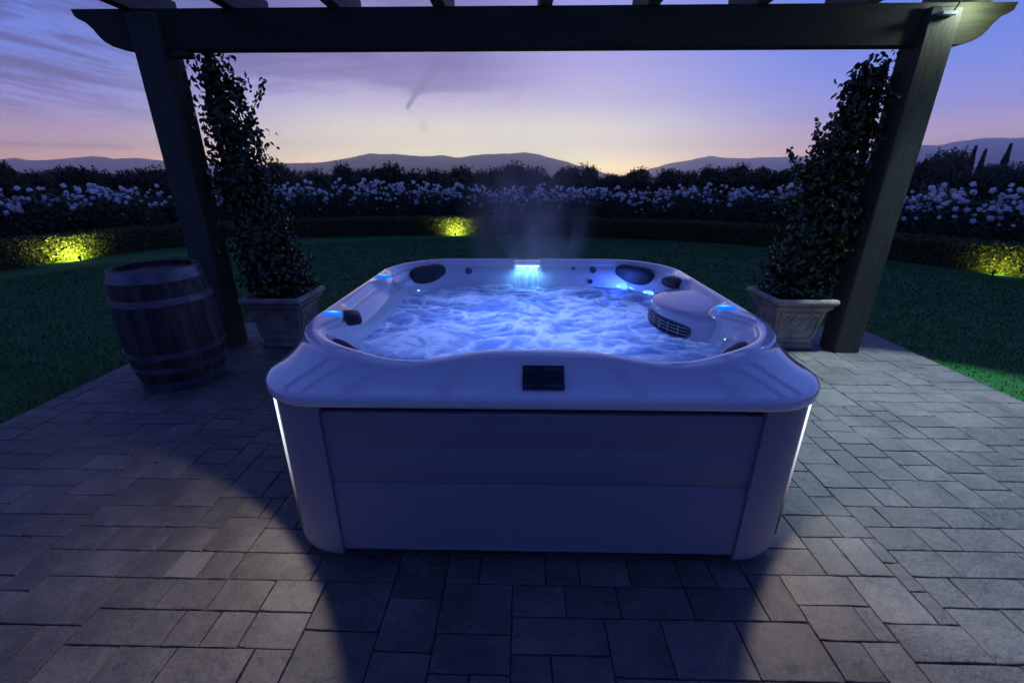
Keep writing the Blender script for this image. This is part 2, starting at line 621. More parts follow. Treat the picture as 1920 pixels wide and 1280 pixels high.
def paver_rings(w, h, seed):
    """outline with slightly broken, uneven edges"""
    r_ = random.Random(seed * 131 + w * 17 + h)
    a, b = w * UX / 2 - .0013, h * UX / 2 - .0013
    out = []
    cor = [(-a, -b), (a, -b), (a, b), (-a, b)]
    for q in range(4):
        p0, p1 = cor[q], cor[(q + 1) % 4]
        nrm = ((p1[1] - p0[1]), -(p1[0] - p0[0]))
        l = math.hypot(*nrm)
        for f_ in (0, .22, .5, .78):
            d = -abs(r_.gauss(0, .0012)) - (.004 if f_ == 0 and r_.random() < .35 else 0)
            out.append((p0[0] + (p1[0] - p0[0]) * f_ + nrm[0] / l * d - (0.0), p0[1] + (p1[1] - p0[1]) * f_ + nrm[1] / l * d))
    rings = []
    for z, c in ((-.02, 0), (.0145, 0), (.0172, .0012), (.018, .0035)):
        rings.append([(x * (1 - c / a), y * (1 - c / b), z) for x, y in out])
    return rings


def paver_mesh(w, h):
    v_ = random.randrange(3)
    if (w, h, v_) not in paver_meshes:
        me = MB().loft(paver_rings(w, h, v_), False, True).mesh('paver')
        me.materials.append(M_PAVER)
        paver_meshes[(w, h, v_)] = me
    return paver_meshes[(w, h, v_)]


PAVE = []
for (i, j, w, h) in pave(63, 5):
    cx, cy_ = PX0 + (i + w / 2) * UX, PY0 + (j + h / 2) * UX
    if abs(cx - TUB[0]) + w * UX / 2 < .95 and abs(cy_ - TUB[1]) + h * UX / 2 < .95:
        continue
    # how large the stone shows from where the photograph was taken
    seen = (w * h) / ((cx * cx + cy_ * cy_ + 2.4) * math.sqrt(cx * cx + cy_ * cy_ + 2.4))
    if cy_ < .85 or abs(cx) > 1.35 * cy_ + .6:
        seen *= .2
    PAVE.append((seen, cx, cy_, w, h))
PAVE.sort(reverse=True)
mb = MB()


def add_paver(mb, cx, cy_, w, h):
    dz = random.uniform(-.0015, .0015)
    mb.loft([[(x + cx, y + cy_, z + .022 + dz) for x, y, z in rg] for rg in paver_rings(w, h, random.randrange(3))], False, True)


for k, (seen, cx, cy_, w, h) in enumerate(PAVE):
    if k < 300:
        place('paver', paver_mesh(w, h), patio, (cx, cy_, .022 + random.uniform(-.0015, .0015)),
              (random.uniform(-.004, .004), random.uniform(-.004, .004), random.uniform(-.003, .003)))
    else:
        add_paver(mb, cx, cy_, w, h)
for (i, j, w, h) in pave(34, 9):                     # behind the viewer
    add_paver(mb, PX0 + (i + w / 2) * UX, PY0 - (j + h / 2) * UX, w, h)
tag(mb.build('paver_field', M_PAVER, patio), kind='stuff')
GZ = .040                                            # walking surface of the patio

# ------------------------------------------------------------------ hot tub
tub = thing('hot_tub', 'large square white acrylic hot tub glowing blue in the middle of the patio', 'hot tub', (TUB[0], TUB[1], 0))
NPH = 360


def rrect(phi, hx, hy0, hy1, rad):
    """distance from centre to a rounded rectangle x in +-hx, y in -hy0..hy1"""
    c, s = math.cos(phi), math.sin(phi)
    hy = hy1 if s > 0 else hy0
    lo, hi = 0.0, 3.0
    for _ in range(34):
        r = (lo + hi) / 2
        x, y = abs(r * c), abs(r * s)
        qx, qy = x - hx + rad, y - hy + rad
        d = math.hypot(max(qx, 0), max(qy, 0)) + min(max(qx, qy), 0) - rad
        if d < 0:
            lo = r
        else:
            hi = r
    return lo


PHI = []
# denser angles near the corners
for j in range(NPH):
    PHI.append(2 * math.pi * j / NPH)


def outline(hx, hy0, hy1, rad):
    return [rrect(p, hx, hy0, hy1, rad) for p in PHI]


def scallop(phi, r):
    x, y = r * math.cos(phi), r * math.sin(phi)
    if y > -.6:
        return 0.0
    return math.exp(-((abs(x) - .50) / .20) ** 2)


LIP = outline(1.088, 1.072, 1.075, .29)
CRE = outline(1.03, .965, 1.012, .46)
SC = [scallop(p, r) for p, r in zip(PHI, CRE)]
CRE = [r + .022 * s for r, s in zip(CRE, SC)]


def gauss(phi, c, w):
    d = (phi - R(c) + math.pi) % (2 * math.pi) - math.pi
    return math.exp(-(d / R(w)) ** 2)


def plateau(phi, c, w, e):
    d = abs((phi - R(c) + math.pi) % (2 * math.pi) - math.pi)
    t = (R(w) - d) / R(e)
    t = max(0.0, min(1.0, t * .5 + .5))
    return t * t * (3 - 2 * t)


# inner edge of the rim: shelves for the lit grips and pads at the sides and corners
RIN = []
for p, r in zip(PHI, CRE):
    ins = .075
    ins += .085 * plateau(p, -153.5, 6.5, 4) + .055 * plateau(p, 161, 6.5, 4) + .085 * plateau(p, -21, 5.5, 3.5) + .05 * plateau(p, 22, 5, 4)
    ins += .020 * gauss(p, 91.5, 5) + .022 * max(0.0, -math.sin(p)) ** 2
    RIN.append(r - ins)


def ring(rad, zf):
    return [(r * math.cos(p), r * math.sin(p), zf(k) if callable(zf) else zf) for k, (p, r) in enumerate(zip(PHI, rad))]


def lerp(a, b, t):
    return [x + (y - x) * t for x, y in zip(a, b)]


def off(a, d):
    return [x + d for x in a]


ZC, ZL = .945, .834
crest_z = lambda k: ZC - .034 * SC[k]
rings = [ring(off(LIP, -.085), .782), ring(off(LIP, -.012), .782), ring(off(LIP, -.003), .786), ring(LIP, .796), ring(LIP, .818),
         ring(off(LIP, -.005), .828), ring(off(LIP, -.016), ZL)]
L2 = off(LIP, -.016)
for t in (.15, .3, .45, .6, .72, .82, .9, .96):
    rings.append(ring(lerp(L2, CRE, t), lambda k, t=t: ZL + (crest_z(k) - .018 - ZL) * (.35 * t + .65 * t ** 1.9)))
tilt = [max(0.0, -math.sin(p)) * .002 for p in PHI]
rings.append(ring(off(CRE, .001), lambda k: crest_z(k) - .013))
rings.append(ring(off(CRE, -.001), lambda k: crest_z(k) - .0075))
rings.append(ring(off(CRE, -.0045), lambda k: crest_z(k) - .003))
rings.append(ring(off(CRE, -.010), lambda k: crest_z(k) - .0002))
rings.append(ring(off(CRE, -.017), lambda k: crest_z(k) + .0015))
rings.append(ring(lerp(CRE, RIN, .5), lambda k: crest_z(k) + .003 - tilt[k] * .45))
rings.append(ring(off(RIN, .046), lambda k: crest_z(k) + .0040 - tilt[k]))
rings.append(ring(off(RIN, .036), lambda k: crest_z(k) + .0028 - tilt[k]))
rings.append(ring(off(RIN, .027), lambda k: crest_z(k) + .0004 - tilt[k]))
rings.append(ring(off(RIN, .020), lambda k: crest_z(k) - .0036 - tilt[k]))
rings.append(ring(off(RIN, .0155), lambda k: crest_z(k) - .0090 - tilt[k]))
rings.append(ring(off(RIN, .0135), lambda k: crest_z(k) - .0155 - tilt[k]))
rings.append(ring(off(RIN, .009), lambda k: crest_z(k) - .0195 - tilt[k]))
rings.append(ring(off(RIN, .003), lambda k: crest_z(k) - .0225 - tilt[k]))
rings.append(ring(off(RIN, -.002), lambda k: crest_z(k) - .0270 - tilt[k]))
wall1 = [min(r - .012, c - .12) for r, c in zip(RIN, CRE)]
ledge = [.5 * (a + b) for a, b in zip(wall1, off(CRE, -.115))]
rings.append(ring(off(RIN, -.007), lambda k: crest_z(k) - .046 - tilt[k] * .5))
rings.append(ring(ledge, .885))
rings.append(ring(off(CRE, -.150), .835))
WAT = off(CRE, -.172)
rings.append(ring(WAT, .76))
rings.append(ring(off(CRE, -.20), .66))
rings.append(ring(off(CRE, -.26), .46))
rings.append(ring([r * .62 for r in CRE], .42))
rings.append(ring([r * .58 for r in CRE], .20))
mbs = MB().loft(rings, False, True)
mbs.build('shell', M_SHELL, tub, auto=50)

# cabinet: base, corner panels, side panels of two boards each
CAB = outline(1.058, 1.058, 1.058, .25)
mb = MB()
mb.loft([ring(off(CAB, -.10), GZ), ring(off(CAB, -.10), .115)], True, True)
mb.build('base', M_BLACK, tub)
mb = MB()
mb.loft([ring(off(CAB, -.045), .10), ring(off(CAB, -.045), .775)], False, False)
mb.build('frame', M_BLACK, tub)
CHX, CR = 1.058, .25
for q in range(4):
    a0 = 45 + 90 * q
    # points of the outline lying on the corner
    pts = []
    half = .818
    for k in range(0, 21):
        u = k / 20
        # straight bit, arc, straight bit
        if u < .12:
            pts.append((CHX, CHX - CR + (u / .12 - 1) * .012, 1, 0))
        elif u > .88:
            pts.append((CHX - CR - (u - .88) / .12 * .012, CHX, 0, 1))
        else:
            t = (u - .12) / .76 * math.pi / 2
            pts.append((CHX - CR + CR * math.cos(t), CHX - CR + CR * math.sin(t), math.cos(t), math.sin(t)))
    mb = MB()
    prof = [(.0, .778), (.0, .12), (.002, .098), (.010, .086), (.030, .084)]
    outer = []
    for d, z in prof:
        outer.append([(x - nx * d - .0 * nx, y - ny * d, z) for x, y, nx, ny in pts])
    inner = [[(x - nx * .03, y - ny * .03, .778) for x, y, nx, ny in pts]]
    mb.loft(list(reversed(outer)) + inner, closed=False)
    # end faces
    for e in (0, -1):
        x, y, nx, ny = pts[e]
        vsx = [(x, y, .778), (x, y, .09), (x - nx * .03, y - ny * .03, .09), (x - nx * .03, y - ny * .03, .778)]
        mb.add(vsx, [(0, 1, 2, 3) if e == 0 else (3, 2, 1, 0)])
    ca, sa = math.cos(R(90 * q)), math.sin(R(90 * q))
    mb.v = [(x * ca - y * sa, x * sa + y * ca, z) for x, y, z in mb.v]
    mb.build('corner_panel', M_CORNER, tub, auto=40)
HALF = CHX - CR - .014
for q in range(4):
    ca, sa = math.cos(R(90 * q)), math.sin(R(90 * q))
    for nm, z0, z1, profile in (('upper_board', .4403, .752, [(.010, 0), (.004, .004), (.0, .012), (.0, .30)]),
                                ('lower_board', .108, .440, None)):
        mb = MB()
        if nm == 'upper_board':
            pr = [(-1.021, z1), (-1.040, z1 - .001), (-1.045, z1 - .008), (-1.0455, z0 + .170), (-1.0445, z0 + .167), (-1.0445, z0 + .163), (-1.0455, z0 + .160),
                  (-1.046, z0 + .045), (-1.037, z0 + .002), (-1.021, z0)]
        else:
            pr = [(-1.021, z1), (-1.037, z1 - .001), (-1.046, z1 - .042), (-1.0455, z0 + .020), (-1.042, z0 + .017), (-1.042, z0 + .013), (-1.046, z0 + .010), (-1.044, z0 + .002), (-1.021, z0)]
        pr = list(reversed(pr))
        mb.loft([[(x, y, z) for y, z in pr] for x in (HALF, -HALF)], False, False, closed=False)
        for x, rev in ((-HALF, False), (HALF, True)):
            vsx = [(x, y, z) for y, z in pr]
            idx = tuple(range(len(pr)))
            mb.add(vsx, [tuple(reversed(idx)) if rev else idx])
        mb.v = [(x * ca - y * sa, x * sa + y * ca, z) for x, y, z in mb.v]
        mb.build(nm, M_PANEL, tub, auto=30)

# light strips and spots at the two front corners
m = bpy.data.materials.new('light_strip')
m.use_nodes = True
m.node_tree.nodes.clear()
T = NT(m.node_tree)
tc = T.node('ShaderNodeTexCoord')
sp = T.node('ShaderNodeSeparateXYZ')
T.put(sp.inputs[0], tc.outputs['Object'])
e = T.node('ShaderNodeEmission')
e.inputs[0].default_value = (.86, .87, 1.0, 1)
T.put(e.inputs[1], T.m('ADD', .02, T.m('MULTIPLY', T.m('POWER', T.smooth(sp.outputs[2], .20, .80), 1.6), 1.6)))
o_ = T.node('ShaderNodeOutputMaterial')
T.put(o_.inputs[0], e.outputs[0])
M_STRIP = m
for sx, dstrip in ((-1, 4), (1, 4)):
    ang = R(225 + dstrip * -1) if sx < 0 else R(315 + dstrip)
    ccx, ccy = sx * (CHX - CR), -(CHX - CR)
    dx, dy = math.cos(ang), math.sin(ang)
    tx, ty = -dy, dx
    prof = []
    for k in range(7):
        t = math.pi * k / 6
        w_, d_ = .017 * math.cos(t), .007 * math.sin(t)
        prof.append((ccx + dx * (CR - .002 + d_) + tx * w_, ccy + dy * (CR - .002 + d_) + ty * w_))
    mb = MB().loft([[(x, y, z) for x, y in prof] for z in (.16, .46, .772)], True, True, closed=False)
    strip = mb.build('light_strip', M_STRIP, tub, smooth=True)
    dga = R(225) if sx < 0 else R(315)
    ld = bpy.data.lights.new('corner_spot', 'SPOT')
    ld.energy = 14.5
    ld.color = (1.0, .90, .84)
    ld.spot_size = R(142)
    ld.spot_blend = .12
    ld.shadow_soft_size = .006
    lo = bpy.data.objects.new('corner_spot', ld)
    COL.objects.link(lo)
    lo.parent = tub
    lo.location = (ccx + math.cos(dga) * (CR + .030), ccy + math.sin(dga) * (CR + .030), .752)
    d = Vector((math.cos(dga) * math.cos(R(21)), math.sin(dga) * math.cos(R(21)), -math.sin(R(21))))
    lo.rotation_euler = d.to_track_quat('-Z', 'Y').to_euler()

# control panel on the front shoulder
def shoulder_frame(phi_deg, t):
    k = int(round(phi_deg % 360))
    a = rings_pt(k, t)
    return a


def rings_pt(k, t):
    p = PHI[k]
    r = L2[k] + (CRE[k] - L2[k]) * t
    z = ZL + (crest_z(k) - .014 - ZL) * (.35 * t + .65 * t ** 1.9)
    return Vector((r * math.cos(p), r * math.sin(p), z))


pa, pb = rings_pt(270, .20), rings_pt(270, .88)
ax_u = (pb - pa).normalized()
ax_n = Vector((1, 0, 0)).cross(ax_u).normalized()
if ax_n.z < 0:
    ax_n = -ax_n
mid = (pa + pb) / 2 + ax_n * .004
cpanel = MB()
hw, hh = .074, (pb - pa).length * .48


def on_panel(u0, u1, v0, v1, n0, n1, mbx):
    vs8 = []
    for n_ in (n0, n1):
        for (u, v) in ((u0, v0), (u1, v0), (u1, v1), (u0, v1)):
            vs8.append(mid + Vector((u + .010, 0, 0)) + ax_u * v + ax_n * n_)
    mbx.add(vs8, [(3, 2, 1, 0), (4, 5, 6, 7), (0, 1, 5, 4), (1, 2, 6, 5), (2, 3, 7, 6), (3, 0, 4, 7)])
    return mbx


cp = on_panel(-hw, hw, -hh, hh, -.02, .003, cpanel).build('control_panel', M_BLACK, tub)
for (u0, u1, v0, v1) in ((-.068, -.042, .55, .82), (.0, .068, .52, .86), (-.068, -.042, -.82, -.55), (.0, .068, -.80, -.52)):
    on_panel(u0, u1, v0 * hh, v1 * hh, .002, .0045, MB()).build('button', M_BUTTON, cp)
on_panel(-.034, -.006, -.5 * hh, .5 * hh, .002, .004, MB()).build('screen', M_BLACK, cp)


# pads, jets, grips
def pad(center, half_len, half_h, thick, yaw, pitch, name='pillow', material=None, parent=tub, power=2.6, n=28):
    mb = MB()
    rings_ = []
    for k, (s_, d_) in enumerate(((1.0, -.4), (1.0, .25), (.93, .7), (.80, .92), (.5, 1.0))):
        rg = []
        for j in range(n):
            t = 2 * math.pi * j / n
            c_, q_ = math.cos(t), math.sin(t)
            rr_ = (abs(c_) ** power + abs(q_) ** power) ** (-1 / power)
            rg.append((rr_ * c_ * half_len * (1 - (1 - s_) * half_h / half_len), d_ * thick, rr_ * q_ * half_h * s_))
        rings_.append(rg)
    mb.loft(rings_, True, True)
    o = mb.build(name, material or M_PILLOW, parent, smooth=True, loc=center)
    o.rotation_euler = (pitch, 0, yaw)
    return o


def wallpt(phi, z, inset=0.0):
    k = int(round(phi)) % 360
    p = PHI[k]
    # wall radius as built
    zs = [(.76, WAT[k]), (.835, CRE[k] - .150), (.885, ledge[k]), (.93, RIN[k])]
    for (za, ra), (zb, rb) in zip(zs, zs[1:]):
        if z <= zb:
            r = ra + (rb - ra) * (z - za) / (zb - za)
            break
    r -= inset
    return Vector((r * math.cos(p), r * math.sin(p), z))


pad(wallpt(134, .864, .012), .150, .070, .035, R(134 + 90), R(-14), power=3.8)
pad(wallpt(46, .864, .012), .155, .072, .035, R(46 + 90), R(-14), power=3.8)
pad(wallpt(206.5, .917, -.012), .075, .030, .055, R(206.5 + 90), R(-6))
pad(wallpt(22, .912, .0), .080, .034, .045, R(22 + 90), R(-8))
pad(wallpt(225, .893, .0), .12, .026, .016, R(225 + 90), R(-8))
pad(wallpt(315, .893, .0), .12, .026, .016, R(315 + 90), R(-8))
for ph, zz_, rr_ in ((118.5, .872, .026), (62.5, .882, .026), (70, .892, .013), (62, .80, .017)):
    c_ = wallpt(ph, zz_, .012)
    j = MB().lathe([(rr_, -.006), (rr_, .006), (rr_ * .82, .010), (rr_ * .6, .006), (rr_ * .3, .003)], 18)
    o = j.build('jet', M_JET, tub, smooth=True, loc=c_)
    o.rotation_euler = Vector((-math.cos(R(ph)), -math.sin(R(ph)), .12)).to_track_quat('Z', 'Y').to_euler()

M_GRIP = emis('grip_light', (.10, .50, 1.0), 1.0)
# grip glow: brighter at the heart of each lens
m = M_GRIP
m.node_tree.nodes.clear()
T = NT(m.node_tree)
tc = T.node('ShaderNodeTexCoord')
vl = T.node('ShaderNodeVectorMath', operation='LENGTH')
sc_ = T.node('ShaderNodeVectorMath', operation='MULTIPLY')
T.put(sc_.inputs[0], tc.outputs['Object'])
sc_.inputs[1].default_value = (20, 52, 0)
T.put(vl.inputs[0], sc_.outputs[0])
e = T.node('ShaderNodeEmission')
T.put(e.inputs[0], T.ramp(vl.outputs['Value'], [(0, (.50, .90, 1.0)), (.35, (.10, .55, 1.0)), (1, (.01, .16, .95))]))
e.inputs[1].default_value = 1.25
o_ = T.node('ShaderNodeOutputMaterial')
T.put(o_.inputs[0], e.outputs[0])


def crescent(phi, r, z, flip, L=.075, W=.024, rot=0.0):
    n = 24
    mb = MB()
    rgs = []
    for s_, d_ in ((1.0, -.004), (1.0, .004), (.8, .008), (.4, .010)):
        rg = []
        for j in range(n):
            t = 2 * math.pi * j / n
            x_, y_ = L * math.cos(t) * s_, W * math.sin(t) * s_
            y_ += flip * .32 * W * ((x_ / L) ** 2) * 2.2
            rg.append((x_, y_, d_))
        rgs.append(rg)
    mb.loft(rgs, True, True)
    p = R(phi)
    o = mb.build('grip_light', M_GRIP, tub, smooth=True, loc=(r * math.cos(p), r * math.sin(p), z))
    o.rotation_euler = (0, 0, rot)
    return o


crescent(160.9, 1.005, .949, -1, L=.055, W=.026, rot=R(-8))
crescent(-153.3, 1.062, .949, -1, L=.052, W=.026, rot=R(-12))
crescent(-20.2, .985, .949, -1, L=.055, W=.026, rot=R(12))
# filter housing: a bulging scoop on the right-hand wall, with an open grille
fc = Vector((.985, -.02, 0))
mb = MB()
n = 33
rgs = []
for sx_, sy_, z in ((1.0, 1.0, .70), (1.0, 1.0, .80), (1.0, 1.0, .862), (.985, .99, .876), (.95, .97, .885), (.80, .88, .897), (.5, .66, .912), (.15, .42, .926), (.02, .30, .932)):
    rg = []
    for j in range(n):
        t = math.pi * j / (n - 1)
        rg.append((fc.x + .03 - .335 * sx_ * math.sin(t) ** .8, fc.y + .345 * sy_ * math.cos(t), z))
    rgs.append(rg)
mb.loft([list(reversed(r)) for r in rgs], closed=False)
filt = mb.build('filter_housing', M_SHELL_MATTE, tub, smooth=True)


def filt_pt(t, z, out=.0):
    s_ = math.sin(t) ** .8
    x_ = fc.x + .03 - .335 * s_
    y_ = fc.y + .345 * math.cos(t)
    nx, ny = -math.sin(t) * 1.0, math.cos(t) * .9
    l = math.hypot(nx, ny)
    return (x_ + nx / l * out, y_ + ny / l * out, z)


mb = MB()
gl0, gl1 = math.pi * .40, math.pi * .80
rg1, rg2 = [], []
nn_ = 20
for z in (.765, .785, .825, .845):
    pass
loop = []
for k in range(40):
    t = 2 * math.pi * k / 40
    c_, s_ = math.cos(t), math.sin(t)
    pw = (abs(c_) ** 4 + abs(s_) ** 4) ** (-.25)
    loop.append((gl0 + (gl1 - gl0) * (.5 + .5 * pw * c_), .800 + .040 * pw * s_))
mb.loft([[filt_pt(t, z, .001) for t, z in loop], [filt_pt(t, z, .008) for t, z in loop],
         [filt_pt(.5 * (gl0 + gl1) + (t - .5 * (gl0 + gl1)) * .93, .8 + (z - .8) * .84, .006) for t, z in loop],
         [filt_pt(.5 * (gl0 + gl1) + (t - .5 * (gl0 + gl1)) * .93, .8 + (z - .8) * .84, .0015) for t, z in loop]])
mb.build('grille_frame', M_JET, filt, smooth=True)
mb = MB()
cols = 12
inn = [[filt_pt(gl0 + (gl1 - gl0) * (.04 + .92 * j / cols), z, .0025) for j in range(cols + 1)] for z in (.768, .832)]
mb.loft(inn, closed=False)
mb.build('filter_opening', M_BLACK, filt)
for z in (.786, .803, .820):
    mb = MB().tube([filt_pt(gl0 + (gl1 - gl0) * (.04 + .92 * j / cols), z, .006) for j in range(cols + 1)], .0022, 5)
    mb.build('grille_bar', M_SHELL_MATTE, filt, smooth=True)
for j in range(1, 6):
    t = gl0 + (gl1 - gl0) * j / 6
    MB().tube([filt_pt(t, .768, .005), filt_pt(t, .832, .005)], .0018, 5).build('grille_bar', M_SHELL_MATTE, filt, smooth=True)

# waterfall spout on the back wall
M_LED = emis('led_bar', (.42, .80, 1.0), 3.0)
sx0, sy0 = -.024, .885
spout = MB().box(sx0 - .105, sx0 + .105, sy0 - .012, sy0 + .07, .905, .944, .006).build('waterfall_spout', M_SHELL_MATTE, tub)
MB().box(sx0 - .088, sx0 + .088, sy0 - .019, sy0 - .0125, .908, .918, .002).build('led_bar', M_LED, spout)
for sgn in (-1, 1):
    MB().box(sx0 + sgn * .100 - .006, sx0 + sgn * .100 + .006, sy0 - .024, sy0 - .0125, .880, .940, .003).build('spout_cheek', M_SHELL_MATTE, spout)
ld = bpy.data.lights.new('waterfall_led', 'AREA')
ld.shape = 'RECTANGLE'
ld.size, ld.size_y = .17, .03
ld.energy = 1.3
ld.color = (.12, .42, 1.0)
lo = bpy.data.objects.new('waterfall_led', ld)
COL.objects.link(lo)
lo.parent = tub
lo.location = (sx0, sy0 - .035, .912)
lo.rotation_euler = (R(-38), 0, 0)
# lit jet light under the back right pillow
c_ = wallpt(49, .775, .012)
mb = MB().lathe([(.030, -.004), (.030, .004), (.022, .010), (.010, .012)], 18)
o = mb.build('jet_light', emis('jet_light', (.05, .16, 1.0), 5.0), tub, smooth=True, loc=c_)
o.rotation_euler = Vector((-math.cos(R(49)), -math.sin(R(49)), .1)).to_track_quat('Z', 'Y').to_euler()
ld = bpy.data.lights.new('jet_glow', 'POINT')
ld.energy = 1.6
ld.color = (.05, .14, 1.0)
ld.shadow_soft_size = .03
lo = bpy.data.objects.new('jet_glow', ld)
COL.objects.link(lo)
lo.parent = tub
cc = wallpt(50, .80, .10)
lo.location = cc
# footwell light under the water
ld = bpy.data.lights.new('footwell_light', 'AREA')
ld.shape = 'DISK'
ld.size = 1.25
ld.energy = 20.0
ld.color = (.16, .28, 1.0)
lo = bpy.data.objects.new('footwell_light', ld)
COL.objects.link(lo)
lo.parent = tub
lo.location = (0, 0, .43)
lo.rotation_euler = (math.pi, 0, 0)


# ------------------------------------------------------------------ water
def build_water():
    nr = 190
    V = []
    for i in range(nr + 1):
        f = (i / nr) ** .85
        for j in range(NPH):
            r = (WAT[j] + .012) * f
            x, y = r * math.cos(PHI[j]), r * math.sin(PHI[j])
            V.append((x, y))
    V = np.array(V)
    Z = np.zeros(len(V))
    FO = np.zeros(len(V))
    nz = mnoise.noise
    for k, (x, y) in enumerate(V):
        w1 = nz(Vector((x * 2.4, y * 2.4, 3.1)))
        w2 = nz(Vector((x * 2.4 + 9, y * 2.4, 7.7)))
        w3 = nz(Vector((x * 7, y * 7, 1.7)))
        a = nz(Vector((x * 2.6 + w1 * .8, y * 4.4 + w2 * .8, 1.3)))
        r1 = 1 - abs(nz(Vector((x * 2.9 + w2 * 1.5 + w3 * .25, y * 7.0 + w1 * 1.9 + w3 * .35, 5.0)))) * 3.4
        r2 = 1 - abs(nz(Vector((x * 4.6 + w1 * 1.7 + y * 2.0, y * 6.0 - x * 2.6 + w2 * 1.6 + w3 * .5, 9.0)))) * 3.6
        r3 = 1 - abs(nz(Vector((x * 9 + w3 * 1.3, y * 17 + w2 * 2, 2.0)))) * 3.2
        r1, r2, r3 = max(r1, 0), max(r2, 0), max(r3, 0)
        b = nz(Vector((x * 24, y * 30, .7)))
        act = .45 + .55 * max(0, min(1, 1.1 - (x * x + y * y) * .55 + w1 * .7))
        Z[k] = .016 * a + .014 * r1 ** 2 * act + .009 * r2 ** 2 * act + .004 * r3 * act + .0025 * b
        FO[k] = act * (1.0 * r1 ** 1.6 + .70 * r2 ** 1.6 + .20 * r3 ** 1.5) + .22 * max(0, a)
        d2 = ((x + .50) / .22) ** 2 + ((y + .36) / .17) ** 2          # boiling mound front left
        m_ = math.exp(-d2)
        Z[k] += .065 * m_
        FO[k] += .55 * math.exp(-d2 * 1.6) * (.7 + .6 * w3)
        d2 = ((x + .024) / .14) ** 2 + ((y - .80) / .07) ** 2           # foot of the fall
        Z[k] += .014 * math.exp(-d2) * (.6 + nz(Vector((x * 40, y * 40, 0))))
        FO[k] += .5 * math.exp(-d2)
    V3 = np.column_stack([V, Z])
    i = np.arange(nr)[:, None] * NPH
    j = np.arange(NPH)[None, :]
    k = (j + 1) % NPH
    F = np.stack([i + j, i + NPH + j, i + NPH + k, i + k], -1).reshape(-1, 4)
    m = bpy.data.materials.new('frothing_water')
    m.use_nodes = True
    m.node_tree.nodes.clear()
    T = NT(m.node_tree)
    tc = T.node('ShaderNodeTexCoord')
    st = T.node('ShaderNodeVectorMath', operation='MULTIPLY')
    T.put(st.inputs[0], tc.outputs['Object'])
    st.inputs[1].default_value = (1.0, 1.8, 1.0)
    v = st.outputs[0]
    wn = T.node('ShaderNodeTexNoise')
    T.put(wn.inputs['Vector'], v)
    wn.inputs['Scale'].default_value = 2.6
    wn.inputs['Detail'].default_value = 3
    va = T.node('ShaderNodeVectorMath', operation='MULTIPLY_ADD')
    T.put(va.inputs[0], wn.outputs['Color'])
    va.inputs[1].default_value = (.55, .55, .2)
    T.put(va.inputs[2], v)
    at_ = T.node('ShaderNodeAttribute', attribute_name='foam')
    n1 = T.noise(va.outputs[0], 9.0, 7, .66, .5)
    fine = T.noise(va.outputs[0], 34.0, 5, .7)
    rid = T.m('SUBTRACT', 1.0, T.m('MULTIPLY', T.m('ABSOLUTE', T.m('SUBTRACT', n1, .5)), 7.0), clamp=True)
    foam = T.m('MULTIPLY', at_.outputs['Fac'], T.m('ADD', .35, T.m('MULTIPLY', T.smooth(n1, .30, .66), .95)))
    foam = T.m('ADD', foam, T.m('MULTIPLY', rid, .16))
    foam = T.m('MULTIPLY', foam, T.m('ADD', .62, T.m('MULTIPLY', T.smooth(fine, .25, .70), .55)), clamp=True)
    colT = T.mix(foam, (.13, .25, .42), (.82, .82, .74))
    colD = T.mix(foam, (.06, .09, .22), (.86, .84, .86))
    bp = T.node('ShaderNodeBump')
    bp.inputs['Strength'].default_value = .4
    bp.inputs['Distance'].default_value = .025
    T.put(bp.inputs['Height'], T.m('ADD', foam, T.m('MULTIPLY', fine, .25)))
    tr = T.node('ShaderNodeBsdfTranslucent')
    T.put(tr.inputs[0], colT)
    T.put(tr.inputs['Normal'], bp.outputs[0])
    pb_ = T.node('ShaderNodeBsdfPrincipled')
    T.put(pb_.inputs['Base Color'], colD)
    T.put(pb_.inputs['Roughness'], T.m('ADD', .12, T.m('MULTIPLY', foam, .6)))
    T.put(pb_.inputs['Normal'], bp.outputs[0])
    pb_.inputs['IOR'].default_value = 1.33
    mx = T.node('ShaderNodeMixShader')
    mx.inputs[0].default_value = .5
    T.put(mx.inputs[1], pb_.outputs[0])
    T.put(mx.inputs[2], tr.outputs[0])
    o = T.node('ShaderNodeOutputMaterial')
    T.put(o.inputs[0], mx.outputs[0])
    me = np_mesh('water', V3, F, m, True)
    fa = me.attributes.new('foam', 'FLOAT', 'POINT')
    fa.data.foreach_set('value', FO.astype(np.float32))
    return m, tag(place('water', me, None, (TUB[0], TUB[1], .752)), 'foaming blue lit water filling the hot tub', kind='structure')


M_WATER, water = build_water()
# the falling sheet
m = bpy.data.materials.new('falling_sheet')
m.use_nodes = True
m.node_tree.nodes.clear()
T = NT(m.node_tree)
tc = T.node('ShaderNodeTexCoord')
st = T.node('ShaderNodeVectorMath', operation='MULTIPLY')
T.put(st.inputs[0], tc.outputs['Object'])
st.inputs[1].default_value = (60, 6, 3)
nz = T.noise(st.outputs[0], 1.0, 4, .6)
tr = T.node('ShaderNodeBsdfTranslucent')
tr.inputs[0].default_value = (.75, .88, .95, 1)
df = T.node('ShaderNodeBsdfDiffuse')
df.inputs[0].default_value = (.75, .88, .95, 1)
m1 = T.node('ShaderNodeMixShader')
m1.inputs[0].default_value = .5
T.put(m1.inputs[1], tr.outputs[0])
T.put(m1.inputs[2], df.outputs[0])
tp = T.node('ShaderNodeBsdfTransparent')
m2 = T.node('ShaderNodeMixShader')
T.put(m2.inputs[0], T.m('ADD', .15, T.m('MULTIPLY', T.smooth(nz, .42, .66), .75)))
T.put(m2.inputs[1], tp.outputs[0])
T.put(m2.inputs[2], m1.outputs[0])
o_ = T.node('ShaderNodeOutputMaterial')
T.put(o_.inputs[0], m2.outputs[0])
mb = MB()
rg = []
